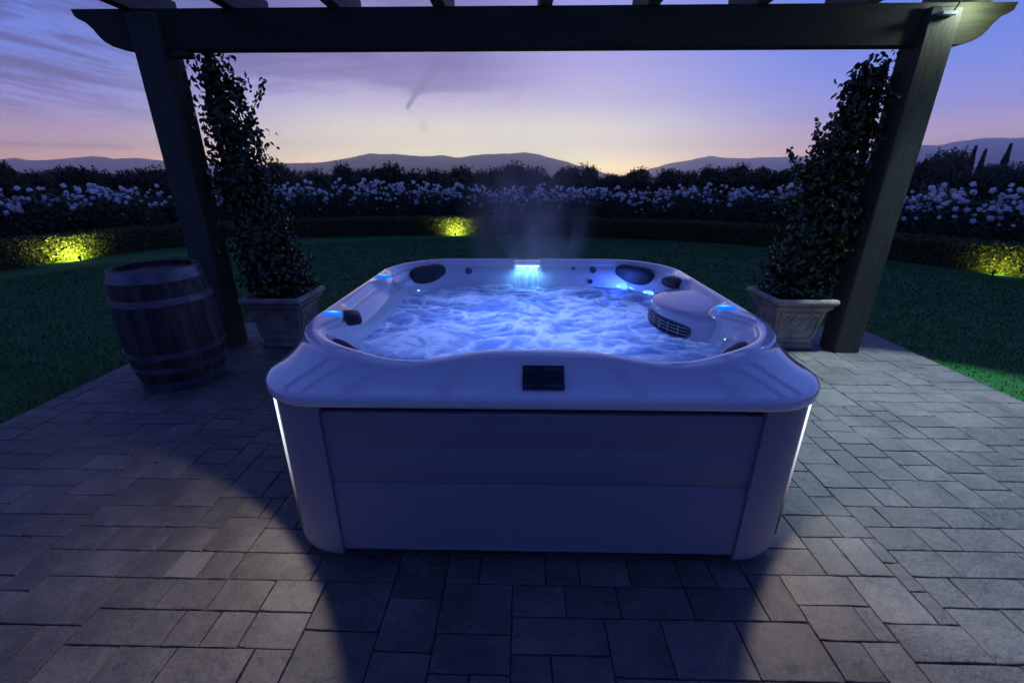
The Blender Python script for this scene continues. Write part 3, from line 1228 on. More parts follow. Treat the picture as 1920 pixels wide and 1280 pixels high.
for i in range(13):
    t = i / 12
    w = .082 - .008 * t
    row = []
    for j in range(25):
        u = j / 24 * 2 - 1
        row.append((-.024 + u * w, .866 - .055 * t ** .6 + .006 * math.sin(u * 17) * t + .004 * math.sin(u * 41 + t), .905 - .145 * t - .752))
    rg.append(row)
mb.loft(rg, closed=False)
mb.build('falling_sheet', m, water, smooth=True)

# ------------------------------------------------------------------ pergola
perg = thing('pergola', 'dark painted timber pergola with scroll ended beam over the hot tub', 'pergola', (.095, 3.85, GZ))
PO = perg.location


def pl(x0, x1, y0, y1, z0, z1, ch=.006):
    return MB().box(x0 - PO.x, x1 - PO.x, y0 - PO.y, y1 - PO.y, z0 - PO.z, z1 - PO.z, ch)


POST_Y = 3.745
for yy in (POST_Y, -1.45):
    for x0, x1 in ((-2.905, -2.685), (2.872, 3.095)):
        pl(x0, x1, yy, yy + .22, GZ, 2.665, .008).build('post', M_TIMBER, perg)


def beam(yc0, yc1):
    # outline in x-z with scrolled ends
    z0, z1 = 2.445, 2.700
    xl, xr = -3.335, 3.50
    ends = [(0, z1), (.012, z1 - .045), (.035, z1 - .062), (.085, z1 - .085), (.125, z1 - .125), (.150, z1 - .165), (.185, z1 - .205), (.245, z1 - .238), (.31, z1 - .250), (.37, z0)]
    pts = [(xl + a, z) for a, z in ends] + [(xr - a, z) for a, z in reversed(ends)]
    n = len(pts)
    mb = MB()
    f = [(x - PO.x, yc0 - PO.y, z - PO.z) for x, z in pts]
    b = [(x - PO.x, yc1 - PO.y, z - PO.z) for x, z in pts]
    mb.loft([f, b], True, True)
    mb.f = [tuple(reversed(q)) for q in mb.f]
    return mb.build('beam', M_BEAM, perg)


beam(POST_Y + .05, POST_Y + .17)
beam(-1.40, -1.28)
SPX = .775
for k in range(-4, 5):
    xc = .165 + k * SPX
    pl(xc - .048, xc + .048, -1.9, 4.32, 2.703, 2.90, .004).build('rafter', M_RAFTER, perg)
pl(-2.680, -2.55, POST_Y + .06, POST_Y + .16, 2.40, 2.442, .004).build('bracket', M_TIMBER, perg)

# lamp on a bracket at the top of the right post
plamp = thing('pergola_spotlight', 'small white bracket spotlight at the top of the right post', 'spotlight', (2.975, POST_Y, 2.612))
MB().box(-.052, .052, -.045, -.002, -.010, .012, .003).build('bracket', M_SHELL_MATTE, plamp)
MB().tube([(.03, -.03, .012), (.05, -.05, .09), (.09, -.075, .155)], .007, 8).build('arm', M_LAMPBODY, plamp)
hd = MB().lathe([(.022, .002), (.028, .004), (.030, .045), (.020, .058)], 20).build('lamp_head', M_LAMPBODY, plamp, auto=40, loc=(.09, -.085, .128))
MB().lathe([(.020, -.001), (.020, .001)], 20).build('lens', emis('pergola_lens', (.85, .95, 1), 6), hd)
ld = bpy.data.lights.new('pergola_spot', 'SPOT')
ld.energy = 540
ld.color = (.58, .80, 1.0)
ld.spot_size = R(64)
ld.spot_blend = .35
ld.shadow_soft_size = .03
lo = bpy.data.objects.new('pergola_spot', ld)
COL.objects.link(lo)
lo.parent = plamp
lo.location = (.09, -.085, .118)
lo.rotation_euler = Vector((-.10, -1.25, -2.62)).to_track_quat('-Z', 'Y').to_euler()
ld = bpy.data.lights.new('pergola_spill', 'POINT')
ld.energy = 7.5
ld.color = (.80, 1.0, .86)
ld.shadow_soft_size = .03
lo = bpy.data.objects.new('pergola_spill', ld)
COL.objects.link(lo)
lo.parent = plamp
lo.location = (.20, -.10, .056)

# ------------------------------------------------------------------ wine barrel
BC = (-2.69, 3.12)
barrel = thing('wine_barrel', 'old oak wine barrel with steel hoops standing beside the left post', 'barrel', (BC[0], BC[1], GZ), R(9))
BH = .90


def brad(z):
    u = 2 * z / BH - 1
    return .266 + .056 * (1 - u * u)


NST = 22
for s_ in range(NST):
    a0 = 2 * math.pi * (s_ + .5 * random.uniform(-.5, .5)) / NST
    a1 = 2 * math.pi * (s_ + 1) / NST
    a0 = 2 * math.pi * s_ / NST
    g = .006
    da = random.uniform(-.003, .003)
    rgs = []
    for i in range(13):
        z = BH * i / 12
        ro = brad(z) + da
        ri = ro - .026
        row = []
        for f_ in (0, .25, .5, .75, 1):
            a = a0 + (a1 - a0) * (g + (1 - 2 * g) * f_)
            rr_ = ro - (.002 if f_ in (0, 1) else 0)
            row.append((rr_ * math.cos(a), rr_ * math.sin(a), z))
        for f_ in (1, 0):
            a = a0 + (a1 - a0) * (g + (1 - 2 * g) * f_)
            row.append((ri * math.cos(a), ri * math.sin(a), z))
        rgs.append(row)
    MB().loft(rgs, True, True).build('stave', M_STAVE, barrel, auto=40)
MB().lathe([(brad(.86) - .024, .845), (brad(.86) - .024, .862)], 44).build('barrel_head', M_STAVE, barrel)
rivet_me = MB().lathe([(.0075, -.002), (.007, .003), (.004, .005)], 8).mesh('rivet', True)
rivet_me.materials.append(M_HOOP)
for z0, z1 in ((.815, .897), (.655, .705), (.268, .312), (.155, .196), (.004, .075)):
    mb = MB()
    z2 = (z0 + z1) / 2
    mb.lathe([(brad(z0) + .002, z0), (brad(z0) + .0065, z0 + .001), (brad(z2) + .0068, z2), (brad(z1) + .0065, z1 - .001), (brad(z1) + .002, z1)], 66, False, False)
    hp = mb.build('hoop', M_HOOP, barrel, auto=50)
    for k in range(9):
        a = R(-128 + 28 * k + z0 * 60)
        o = place('rivet', rivet_me, hp, ((brad(z2) + .0075) * math.cos(a), (brad(z2) + .0075) * math.sin(a), z2 + .008 * (1 if k % 2 else -1)))
        o.rotation_euler = Vector((math.cos(a), math.sin(a), 0)).to_track_quat('Z', 'Y').to_euler()


# ------------------------------------------------------------------ planters
def sq(h, z, ch=.0):
    if ch <= 0:
        return [(-h, -h, z), (h, -h, z), (h, h, z), (-h, h, z)]
    c = ch
    return [(-h, -h + c, z), (-h + c, -h, z), (h - c, -h, z), (h, -h + c, z), (h, h - c, z), (h - c, h, z), (-h + c, h, z), (-h, h - c, z)]


def planter(label, loc, rz=0):
    p = thing('planter', label, 'planter', loc, rz)
    MB().loft([sq(.185, 0, .01), sq(.190, .006, .01), sq(.190, .040, .01), sq(.180, .048, .01)], True, True).build('plinth', M_POT, p, auto=30)
    body = MB().loft([sq(.170, .05, .008), sq(.176, .06, .008), sq(.192, .12, .008), sq(.222, .36, .008), sq(.236, .385, .008), sq(.250, .398, .008), sq(.254, .412, .008), sq(.246, .424, .008), sq(.240, .43, .008)], True, False).build('body', M_POT, p, auto=30)
    MB().loft([sq(.243, .425, .01), sq(.268, .432, .02), sq(.282, .447, .02), sq(.284, .468, .02), sq(.276, .484, .02), sq(.262, .489, .02), sq(.238, .487, .02), sq(.228, .470, .01), sq(.224, .40, .01)], False, False).build('rim', M_POT, p, auto=40)
    MB().loft([sq(.226, .428), sq(.226, .436)], False, True).build('soil', M_SOIL, p)
    # on each face a raised frame round a panel of woven strips
    z0, z1 = .105, .345
    w0, w1 = .145, .170          # half widths at bottom and top
    slope = (.222 - .192) / .24

    def fp(u, z, out):            # point on the front face
        return (u, -(.192 + (z - .12) * slope) - out, z)
    for q in range(4):
        ca, sa = math.cos(R(90 * q)), math.sin(R(90 * q))

        def rot(mb):
            mb.v = [(x * ca - y * sa, x * sa + y * ca, z) for x, y, z in mb.v]
            return mb

        def slab(quad, o0, o1):
            mb = MB()
            f = [fp(u, z, o1) for u, z in quad]
            b = [fp(u, z, o0) for u, z in quad]
            mb.add(f + b, [(0, 1, 2, 3), (0, 4, 5, 1), (1, 5, 6, 2), (2, 6, 7, 3), (3, 7, 4, 0)])
            return mb
        fr = MB()
        t_ = .016
        for quad in ([(-w0 - t_, z0 - t_), (w0 + t_, z0 - t_), (w0, z0), (-w0, z0)], [(-w1, z1), (w1, z1), (w1 + t_, z1 + t_), (-w1 - t_, z1 + t_)],
                     [(-w0 - t_, z0 - t_), (-w0, z0), (-w1, z1), (-w1 - t_, z1 + t_)], [(w0, z0), (w0 + t_, z0 - t_), (w1 + t_, z1 + t_), (w1, z1)]):
            s__ = slab(quad, -.004, .012)
            fr.add(s__.v, s__.f)
        frame = rot(fr).build('panel_frame', M_POT, p)
        # woven strips: short tiles laid both ways on the diagonal
        st_, hl, hwid = .062, .036, .0125
        for i in range(-7, 8):
            for j in range(-7, 8):
                u, z = (i + j) * st_ * .5, .225 + (i - j) * st_ * .5
                d = 1 if (i + j) % 2 == 0 else -1
                quad = [(u + (-hl + hwid) * .707, z + d * (-hl) * .707 - hwid * .707), (u + (hl) * .707, z + d * hl * .707 - hwid * .707)]
                e1 = (.707, .707 * d)
                e2 = (-.707 * d, .707)
                quad = [(u + e1[0] * a + e2[0] * b, z + e1[1] * a + e2[1] * b) for a, b in ((-hl, -hwid), (hl, -hwid), (hl, hwid), (-hl, hwid))]
                lim = lambda zz: w0 + (w1 - w0) * (zz - z0) / (z1 - z0)
                if all(abs(u_) < lim(z_) and z0 < z_ < z1 for u_, z_ in quad):
                    mb = MB()
                    b_ = [fp(u_, z_, -.002) for u_, z_ in quad]
                    mid_ = []
                    for a, ov in ((-hl, .003), (-.3 * hl, .0095), (.3 * hl, .0095), (hl, .003)):
                        for b in (-hwid, hwid):
                            u_, z_ = u + e1[0] * a + e2[0] * b, z + e1[1] * a + e2[1] * b
                            mid_.append(fp(u_, z_, ov))
                    mb.add(mid_ + b_, [(0, 2, 3, 1), (2, 4, 5, 3), (4, 6, 7, 5), (8, 9, 6, 4, 2, 0)[::-1], (11, 1, 3, 5, 7, 10)[::-1], (8, 0, 1, 11), (9, 10, 7, 6)])
                    rot(mb).build('woven_strip', M_POT, frame)
    return p


PLL = (-2.245, 3.965, GZ)
PLR = (2.535, 4.03, GZ)
planter('cast stone planter between the barrel and the hot tub', PLL)
planter('cast stone planter in front of the right post', PLR)


# ------------------------------------------------------------------ trellises and climbing plants
def trellis(label, loc, xs, h):
    t = thing('trellis', label, 'trellis', loc)
    for x in (xs[0], xs[-1]):
        MB().box(x - .02, x + .02, -.015, .015, 0, h, .003).build('stile', M_TRELLIS, t)
    for x in xs[1:-1]:
        MB().box(x - .012, x + .012, -.010, .010, 0, h - .05, .002).build('slat', M_TRELLIS, t)
    for k in range(7):
        z = .2 + k * (h - .3) / 6
        MB().box(xs[0] - .02, xs[-1] + .02, -.026, -.0155, z - .014, z + .014, .002).build('rail', M_TRELLIS, t)
    return t


trellis('dark wooden trellis behind the vine at the left post', (-2.48, 4.10, .47), (-.150, -.100, -.055), 1.93)
trellis('brown wooden trellis behind the vine at the right post', (2.78, 4.10, .48), (-.03, .05, .13), 1.93)


def vine(label, base, env, nleaf, shoots, seed, lean=0.0):
    """env: list of (z, xlo, xhi, yhalf) relative to base"""
    global rng
    rng = np.random.default_rng(seed)
    rnd = random.Random(seed)
    v = thing('climbing_plant', label, 'climbing plant', base)
    zs = np.array([e_[0] for e_ in env])
    # clumps through the envelope
    ncl = 210
    zc = zs[0] + (zs[-1] - zs[0]) * rng.random(ncl) ** 1.35
    lo_ = np.interp(zc, zs, [e_[1] for e_ in env])
    hi_ = np.interp(zc, zs, [e_[2] for e_ in env])
    yh = np.interp(zc, zs, [e_[3] for e_ in env])
    u = rng.random(ncl)
    th = rng.random(ncl) * 2 * np.pi
    rr_ = np.sqrt(.25 + .75 * rng.random(ncl))
    cx = (lo_ + hi_) / 2 + (hi_ - lo_) / 2 * rr_ * np.cos(th)
    cy_ = yh * rr_ * np.sin(th)
    idx = rng.integers(0, ncl, nleaf)
    rad = .062
    P = np.column_stack([cx[idx], cy_[idx], zc[idx]]) + rng.normal(size=(nleaf, 3)) * np.array([rad, rad, rad * 1.15])
    # inner filling
    nf = nleaf // 3
    zf = zs[0] + (zs[-1] * .62 - zs[0]) * rng.random(nf)
    lo2 = np.interp(zf, zs, [e_[1] for e_ in env])
    hi2 = np.interp(zf, zs, [e_[2] for e_ in env])
    yh2 = np.interp(zf, zs, [e_[3] for e_ in env])
    th = rng.random(nf) * 2 * np.pi
    r2 = np.sqrt(rng.random(nf)) * .9
    P2 = np.column_stack([(lo2 + hi2) / 2 + (hi2 - lo2) / 2 * r2 * np.cos(th), yh2 * r2 * np.sin(th), zf])
    P = np.vstack([P, P2])
    outside = np.maximum(np.abs(P[:, 0]), np.abs(P[:, 1])) > .20
    P[:, 2] = np.where(outside, np.maximum(P[:, 2], .085 + .05 * rng.random(len(P))), np.maximum(P[:, 2], .01))
    axis = np.column_stack([np.interp(P[:, 2], zs, [(e_[1] + e_[2]) / 2 for e_ in env]), np.zeros(len(P)), P[:, 2]])
    Nn = (P - axis) * np.array([1, 1.3, .0]) + rand_dir(len(P)) * .22 + np.array([0, 0, .10])
    L = rng.uniform(.030, .066, len(P))
    # shoots
    stems = MB()
    PS, NS, LS = [P], [Nn], [L]
    for pts in shoots:
        pts = [Vector(q) for q in pts]
        stems.tube(pts, [.0050 - .0030 * i / (len(pts) - 1) for i in range(len(pts))], 5)
        tot = sum((b - a).length for a, b in zip(pts, pts[1:]))
        k = int(tot / .014)
        arr, nrm = [], []
        for s_ in range(k):
            f_ = (s_ + .5) / k * (len(pts) - 1)
            i_ = min(int(f_), len(pts) - 2)
            q = pts[i_].lerp(pts[i_ + 1], f_ - i_)
            d_ = Vector(rand_dir(1)[0]) * .020
            arr.append(tuple(q + d_))
            nrm.append(tuple(d_ + Vector((0, -.01, .01))))
        PS.append(np.array(arr))
        NS.append(np.array(nrm))
        LS.append(rng.uniform(.034, .056, k))
    P, Nn, L = np.vstack(PS), np.vstack(NS), np.concatenate(LS)
    fo = place('foliage', leaves('foliage', P, Nn, L, .60, M_LEAF, droop=(0, 0, -.7), oval=True), v)
    tag(fo, kind='stuff')
    for k in range(5):
        a = rnd.random() * 6.28
        pts = []
        x_, y_ = .04 * math.cos(a), .04 * math.sin(a)
        for i in range(12):
            t = i / 11
            z = zs[-1] * .93 * t
            lo1, hi1 = np.interp(z, zs, [e_[1] for e_ in env]), np.interp(z, zs, [e_[2] for e_ in env])
            xx = x_ * (1 - t) + t * ((lo1 + hi1) / 2 + (k / 4 - .5) * (hi1 - lo1) * .6) + .02 * math.sin(t * 9 + k * 2)
            pts.append((xx, y_ + .04 * math.sin(t * 7 + k), z))
        stems.tube(pts, [.012 - .008 * i / 11 for i in range(12)], 6)
    for k in range(40):
        j = rng.integers(0, ncl)
        z0_ = max(zs[0] + .02, zc[j] - rng.uniform(.1, .3))
        ctr = (np.interp(z0_, zs, [e_[1] for e_ in env]) + np.interp(z0_, zs, [e_[2] for e_ in env])) / 2
        stems.tube([(ctr, 0, z0_), ((ctr + cx[j]) / 2, cy_[j] / 2, (z0_ + zc[j]) / 2 + .03), (cx[j], cy_[j], zc[j])], [.005, .004, .002], 4)
    stems.build('stem', M_STEM, v)
    return v


vine('tall leafy climbing plant growing up the left post', (PLL[0], PLL[1], GZ + .434),
     [(0, -.16, .18, .14), (.15, -.23, .23, .19), (.54, -.30, .13, .20), (1.0, -.35, .05, .17), (1.25, -.35, .01, .15), (1.5, -.33, -.01, .13), (1.72, -.31, -.05, .10), (1.83, -.29, -.12, .07), (1.92, -.27, -.20, .05)], 5200,
     [[(-.08, -.02, 1.36), (.0, -.03, 1.50), (.06, -.04, 1.585), (.13, -.04, 1.68), (.165, -.04, 1.74), (.19, -.04, 1.80)],
      [(-.02, 0, 1.20), (.05, -.02, 1.34), (.085, -.02, 1.44)],
      [(-.26, 0, 1.80), (-.22, -.02, 1.90), (-.24, -.03, 1.99)],
      [(-.06, 0, 1.6), (.0, -.02, 1.72), (-.01, -.02, 1.80)],
      [(-.20, 0, 1.5), (-.14, .0, 1.68), (-.11, .0, 1.76)],
      [(.1, -.1, .3), (.2, -.12, .42), (.27, -.12, .50)],
      [(.12, -.05, .15), (.22, -.08, .22), (.27, -.1, .24)]], 21)
vine('tall leafy climbing plant growing up the right post', (PLR[0], PLR[1], GZ + .434),
     [(0, -.18, .17, .14), (.15, -.23, .25, .19), (.45, -.19, .34, .20), (.80, -.16, .36, .18), (1.05, -.14, .36, .16), (1.30, -.05, .35, .14), (1.55, .06, .34, .12), (1.75, .13, .34, .09), (1.90, .22, .34, .06)], 5800,
     [[(-.10, 0, 1.02), (-.22, -.03, 1.13), (-.29, -.04, 1.24), (-.31, -.04, 1.30)],
      [(-.18, 0, .75), (-.30, -.02, .86), (-.36, -.02, .92)],
      [(-.02, 0, 1.25), (-.10, -.02, 1.40), (-.12, -.02, 1.52)],
      [(.15, 0, 1.5), (.07, -.02, 1.66), (.05, -.02, 1.74)],
      [(.22, -.14, 1.2), (.33, -.22, 1.36), (.38, -.24, 1.50), (.40, -.25, 1.62)],
      [(.30, -.1, 1.55), (.40, -.24, 1.72), (.43, -.26, 1.80)],
      [(-.15, -.1, .35), (-.25, -.12, .42), (-.29, -.14, .40)]], 33)

# ------------------------------------------------------------------ hedges
rng = np.random.default_rng(5)


def hedge(name, label, s0, s1, off0, width, height, nleaf, leafL):
    h = thing(name, label, 'hedge', (0, 10, 0))
    S = np.linspace(s0, s1, 120)
    prof = [(0, 0), (0, .55), (.03, .9), (.12, .985), (.5, .99), (.88, .985), (.97, .9), (1, .55), (1, 0)]
    rgs = []
    for s_ in S:
        row = []
        for a, b in prof:
            x_, y_ = along(s_, off0 + .02 + (width - .04) * a)
            jig = mnoise.noise(Vector((s_ * 1.7, a * 3, b * 3))) * .02
            row.append((float(x_), float(y_) - 10, b * (height - .02) + jig * (b > 0)))
        rgs.append(row)
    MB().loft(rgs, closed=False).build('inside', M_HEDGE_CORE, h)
    s_ = rng.uniform(s0, s1, nleaf)
    kind_ = rng.random(nleaf)
    a = np.where(kind_ < .55, -.0, np.where(kind_ < .93, rng.random(nleaf), 1.0))
    b = np.where(kind_ < .55, rng.random(nleaf), np.where(kind_ < .93, 1.0, rng.random(nleaf)))
    jit = rng.normal(size=(nleaf, 3)) * .018
    rnd_edge = np.minimum(np.minimum(a, 1 - a) + (1 - b), .12) / .12
    x_, y_ = along(s_, off0 + width * a)
    wav = np.array([mnoise.noise(Vector((q * 1.1, 4.0, 0))) for q in s_]) * .018
    z_ = b * height - (1 - rnd_edge) * .02 + wav * b
    nx = np.interp(s_, HS, HN[:, 0])
    ny = np.interp(s_, HS, HN[:, 1])
    sg = np.where(kind_ < .55, -1.0, np.where(kind_ < .93, 0.0, 1.0))
    Nn = np.column_stack([nx * sg, ny * sg, np.where((kind_ >= .55) & (kind_ < .93), 1.0, .25)]) + rand_dir(nleaf) * .75
    P = np.column_stack([x_, y_ - 10, z_]) + jit
    P[:, 2] = np.maximum(P[:, 2], .01)
    fo = place('foliage', leaves('foliage', P, Nn, rng.uniform(leafL * .7, leafL * 1.3, nleaf), .7, M_HEDGE), h)
    tag(fo, kind='stuff')
    return h


hedge('box_hedge', 'low clipped box hedge curving round the far edge of the lawn', 0.2, HS[-1] - .2, 0.0, .52, .47, 46000, .040)
hedge('back_hedge', 'taller clipped hedge running behind the white rose bushes', 0.2, HS[-1] - .2, 3.1, .7, .98, 22000, .06)


# garden spotlights at the foot of the hedge
def garden_light(label, s_, power, color, warm):
    x_, y_ = along(s_, -.26)
    nx, ny = np.interp(s_, HS, HN[:, 0]), np.interp(s_, HS, HN[:, 1])
    g = thing('garden_spotlight', label, 'spotlight', (float(x_), float(y_), 0), math.atan2(ny, nx))
    MB().lathe([(.004, -.05), (.010, 0), (.010, .05)], 8).build('stake', M_LAMPBODY, g)
    mb = MB().lathe([(.018, -.03), (.023, -.027), (.024, .018), (.027, .03), (.024, .031), (.022, .022)], 18, True, False)
    hd_ = mb.build('housing', M_LAMPBODY, g, auto=40, loc=(0, 0, .055))
    hd_.rotation_euler = (0, R(38), 0)
    MB().lathe([(.0215, .022), (.018, .0235)], 18, False, True).build('lens', emis('garden_lens', (1.0, .95, .35), warm), hd_)
    ld = bpy.data.lights.new('garden_spot', 'SPOT')
    ld.energy = power
    ld.color = color
    ld.spot_size = R(160)
    ld.spot_blend = .6
    ld.shadow_soft_size = .03
    lo = bpy.data.objects.new('garden_spot', ld)
    COL.objects.link(lo)
    lo.parent = g
    lo.location = (.03, 0, .085)
    lo.rotation_euler = Vector((.85, 0, .25)).to_track_quat('-Z', 'Y').to_euler()
    return g


def s_near(px, py):
    d = (HC[:, 0] - px) ** 2 + (HC[:, 1] - py) ** 2
    return HS[int(np.argmin(d))]


YEL = (.92, .90, .14)
garden_light('lit garden spotlight on the lawn against the hedge, left of the barrel', s_near(-8.72, 8.3), 85, YEL, 14)
garden_light('lit garden spotlight against the middle of the far hedge', s_near(-1.93, 12.45), 75, YEL, 6)
garden_light('lit garden spotlight against the hedge, right of the right post', s_near(8.2, 7.4), 15, (.92, .86, .12), 3)

# ------------------------------------------------------------------ rose bushes
rng = np.random.default_rng(77)


def bloom_mesh(seed):
    r_ = random.Random(seed)
    mb = MB()
    for lay, (n, rad, zz_, tilt) in enumerate(((3, .016, .030, .2), (5, .034, .020, .55), (6, .050, .004, .95))):
        for k in range(n):
            a = 2 * math.pi * (k + lay * .4 + r_.uniform(-.15, .15)) / n
            w_ = .030 + .006 * lay
            c_ = Vector((math.cos(a), math.sin(a), 0))
            tv = Vector((-math.sin(a), math.cos(a), 0))
            b_ = c_ * rad * .25 + Vector((0, 0, zz_ - .025))
            m_ = c_ * rad * .9 + Vector((0, 0, zz_ + .004))
            t_ = c_ * (rad + .012 * math.sin(tilt)) + Vector((0, 0, zz_ + .022 * math.cos(tilt)))
            mb.add([b_ - tv * w_ * .3, b_ + tv * w_ * .3, m_ + tv * w_ * .62, t_ + tv * w_ * .38, t_ - tv * w_ * .38, m_ - tv * w_ * .62], [(0, 1, 2, 5), (5, 2, 3, 4)])
    me = mb.mesh('bloom')
    me.materials.append(M_PETAL)
    return me


BLOOMS = [bloom_mesh(s_) for s_ in range(4)]
BUSHES = []
for v_ in range(5):
    n = 900
    d = rand_dir(n)
    rr_ = (.35 + .65 * rng.random(n)) ** .7
    lump = 1 + .22 * np.sin(d[:, 0] * 5 + v_) * np.cos(d[:, 1] * 4 + v_ * 2)
    P = d * (rr_ * lump)[:, None] * np.array([.58, .50, .42]) + np.array([0, 0, .60])
    P[:, 2] = np.maximum(P[:, 2], .08)
    # upright twigs
    k = 160
    bx, by = rng.normal(size=k) * .34, rng.normal(size=k) * .3
    tw = np.column_stack([bx, by, .85 + rng.random(k) * .32])
    P = np.vstack([P, tw])
    Nn = (P - np.array([0, 0, .5])) + rand_dir(len(P)) * .5 + np.array([0, 0, .25])
    fol = leaves('foliage', P, Nn, rng.uniform(.05, .085, len(P)), .65, M_ROSELEAF)
    st = MB()
    for q in range(9):
        a = rng.random() * 6.28
        st.tube([(.05 * math.cos(a), .05 * math.sin(a), 0), (.2 * math.cos(a), .2 * math.sin(a), .45), (.36 * math.cos(a), .34 * math.sin(a), .95)], [.011, .008, .004], 5)
    sm = st.mesh('stem')
    sm.materials.append(M_STEM)
    spots = []
    for q in range(60):
        a = rng.random() * 6.28
        r_ = math.sqrt(rng.random())
        z = 1.03 + .22 * rng.random() - .30 * r_ * rng.random() - (.45 * rng.random() if rng.random() < .16 else 0)
        spots.append((.62 * r_ * math.cos(a), .5 * r_ * math.sin(a), z))
    BUSHES.append((fol, sm, spots))


def rose_bush(x_, y_, var, sc, nb, rz, row):
    rowname = 'front row nearest the low hedge' if row == 0 else 'back row against the tall hedge'
    if x_ / max(y_, 1) < -.70:
        where = 'left of the left post'
    elif x_ / max(y_, 1) > .72:
        where = 'right of the right post'
    else:
        where = 'between the two posts'
    lab, grp = 'white rose bush in the %s, %s' % (rowname, where), 'white rose bushes, %s, %s' % (rowname, where)
    b = thing('rose_bush', lab, 'rose bush', (x_, y_, 0), rz, grp)
    b.scale = (sc, sc, sc)
    fol, sm, spots = BUSHES[var]
    tag(place('foliage', fol, b), kind='stuff')
    place('stem', sm, b)
    for q in random.sample(range(len(spots)), nb):
        s_ = random.uniform(.55, 1.12)
        place('bloom', random.choice(BLOOMS), b, spots[q], (random.uniform(-.4, 1.1), random.uniform(-.6, .6), random.uniform(0, 6.28) * 0 - rz), (s_, s_, s_ * 1.25))
    return b


random.seed(3)
for row, (off_, n_) in enumerate(((1.15, 30), (2.15, 29))):
    for k in range(n_):
        s_ = HS[-1] * (.13 + .74 * (k + random.uniform(.25, .75)) / n_)
        x_, y_ = along(s_, off_ + random.uniform(-.15, .15))
        nb = random.randint(10, 28) if row == 0 else random.randint(18, 48)
        if x_ < -4.5:
            nb = max(5, int(nb * .8))
        rose_bush(float(x_), float(y_), random.randrange(5), random.uniform(.86, 1.08) if row == 0 else random.uniform(.98, 1.22), nb, random.uniform(-.5, .5) + math.atan2(-x_, y_), row)

# ------------------------------------------------------------------ orchard trees beyond
rng = np.random.default_rng(123)


def tree_meshes(n, rx, rz_, zc_, leafL, seed, th):
    r_ = random.Random(seed)
    blobs = [(r_.uniform(-.55, .55) * rx, r_.uniform(-.55, .55) * rx, zc_ + r_.uniform(-.5, .62) * rz_, r_.uniform(.38, .62)) for _ in range(9)]
    idx = rng.integers(0, len(blobs), n)
    B = np.array(blobs)[idx]
    d = rand_dir(n)
    rr_ = (.3 + .7 * rng.random(n)) ** .5
    P = B[:, :3] + d * (rr_ * B[:, 3])[:, None] * np.array([rx, rx, rz_])
    k = n // 6
    tw = np.array(blobs)[rng.integers(0, 9, k)]
    dd = rand_dir(k)
    dd[:, 2] = np.abs(dd[:, 2]) + .6
    dd /= np.linalg.norm(dd, axis=1, keepdims=True)
    P2 = tw[:, :3] + dd * (tw[:, 3] * rng.uniform(.9, 1.5, k))[:, None] * np.array([rx, rx, rz_])
    sp = []
    for _ in range(16):
        b_ = blobs[r_.randrange(9)]
        x0_, y0_ = b_[0] + r_.uniform(-.5, .5) * rx * b_[3], b_[1] + r_.uniform(-.5, .5) * rx * b_[3]
        z0_ = b_[2] + b_[3] * rz_ * .8
        h_ = r_.uniform(.2, .5) * rz_
        lx, ly = r_.uniform(-.25, .25), r_.uniform(-.25, .25)
        for q in range(9):
            f_ = q / 8
            sp.append((x0_ + lx * f_ * h_ + r_.uniform(-.05, .05), y0_ + ly * f_ * h_ + r_.uniform(-.05, .05), z0_ + f_ * h_))
    P = np.vstack([P, P2, np.array(sp)])
    P[:, 2] = np.maximum(P[:, 2], .15)
    Nn = (P - np.array([0, 0, zc_])) + rand_dir(len(P)) * .8
    fol = leaves('crown', P, Nn, rng.uniform(leafL * .7, leafL * 1.3, len(P)), .6, M_TREELEAF)
    mb = MB()
    mb.tube([(0, 0, 0), (.02 * rx, 0, zc_ * .5), (0, .03, zc_)], [th, th * .8, th * .5], 8)
    for b in blobs[:6]:
        mb.tube([(0, 0, zc_ * .45), (b[0] * .6, b[1] * .6, (zc_ * .45 + b[2]) / 2), b[:3]], [th * .5, th * .35, th * .15], 5)
    tm = mb.mesh('trunk')
    tm.materials.append(M_STEM)
    return fol, tm


ORCH = [tree_meshes(1500, 1.15, .85, 1.15, .16, s_, .06) for s_ in range(5)]


def put_tree(name, label, cat, grp, me, loc, sc, rz):
    t = thing(name, label, cat, loc, rz, grp)
    t.scale = sc
    place('crown', me[0], t)
    place('trunk', me[1], t)
    return t


random.seed(12)
for row, (yd, sp_, hh_) in enumerate(((23.0, 1.35, .74), (31.0, 1.7, .84), (44.0, 2.3, .99))):
    half = yd * 1.30
    n_ = int(2 * half / sp_)
    for k in range(n_):
        x_ = -half + (k + random.uniform(.2, .8)) * sp_
        y_ = yd + random.uniform(-.8, .8) - .010 * x_ * x_ * (23 / yd) * .8
        s_ = hh_ * random.uniform(.86, 1.12)
        hs = s_ * random.choice([random.uniform(.84, 1.05), random.uniform(.84, 1.05), random.uniform(1.0, 1.24)])
        if x_ / yd < -.5:
            hs *= 1.08
        if row == 0:
            lab, grp = 'dark bushy orchard tree in the row nearest the roses', 'orchard trees nearest the roses'
        elif row == 1:
            lab, grp = 'dark bushy orchard tree in the second row behind the roses', 'orchard trees of the second row'
        else:
            lab, grp = 'dark bushy orchard tree in the far row below the hills', 'orchard trees of the far row'
        put_tree('orchard_tree', lab, 'tree', grp, random.choice(ORCH), (x_, y_, 0), (s_ * 1.12, s_ * 1.12, hs), random.uniform(0, 6.28))

# larger trees and cypresses on the right
BIG = tree_meshes(2600, 2.6, 2.0, 3.4, .34, 40, .2)
BIG2 = tree_meshes(2200, 2.2, 1.5, 2.6, .30, 41, .18)


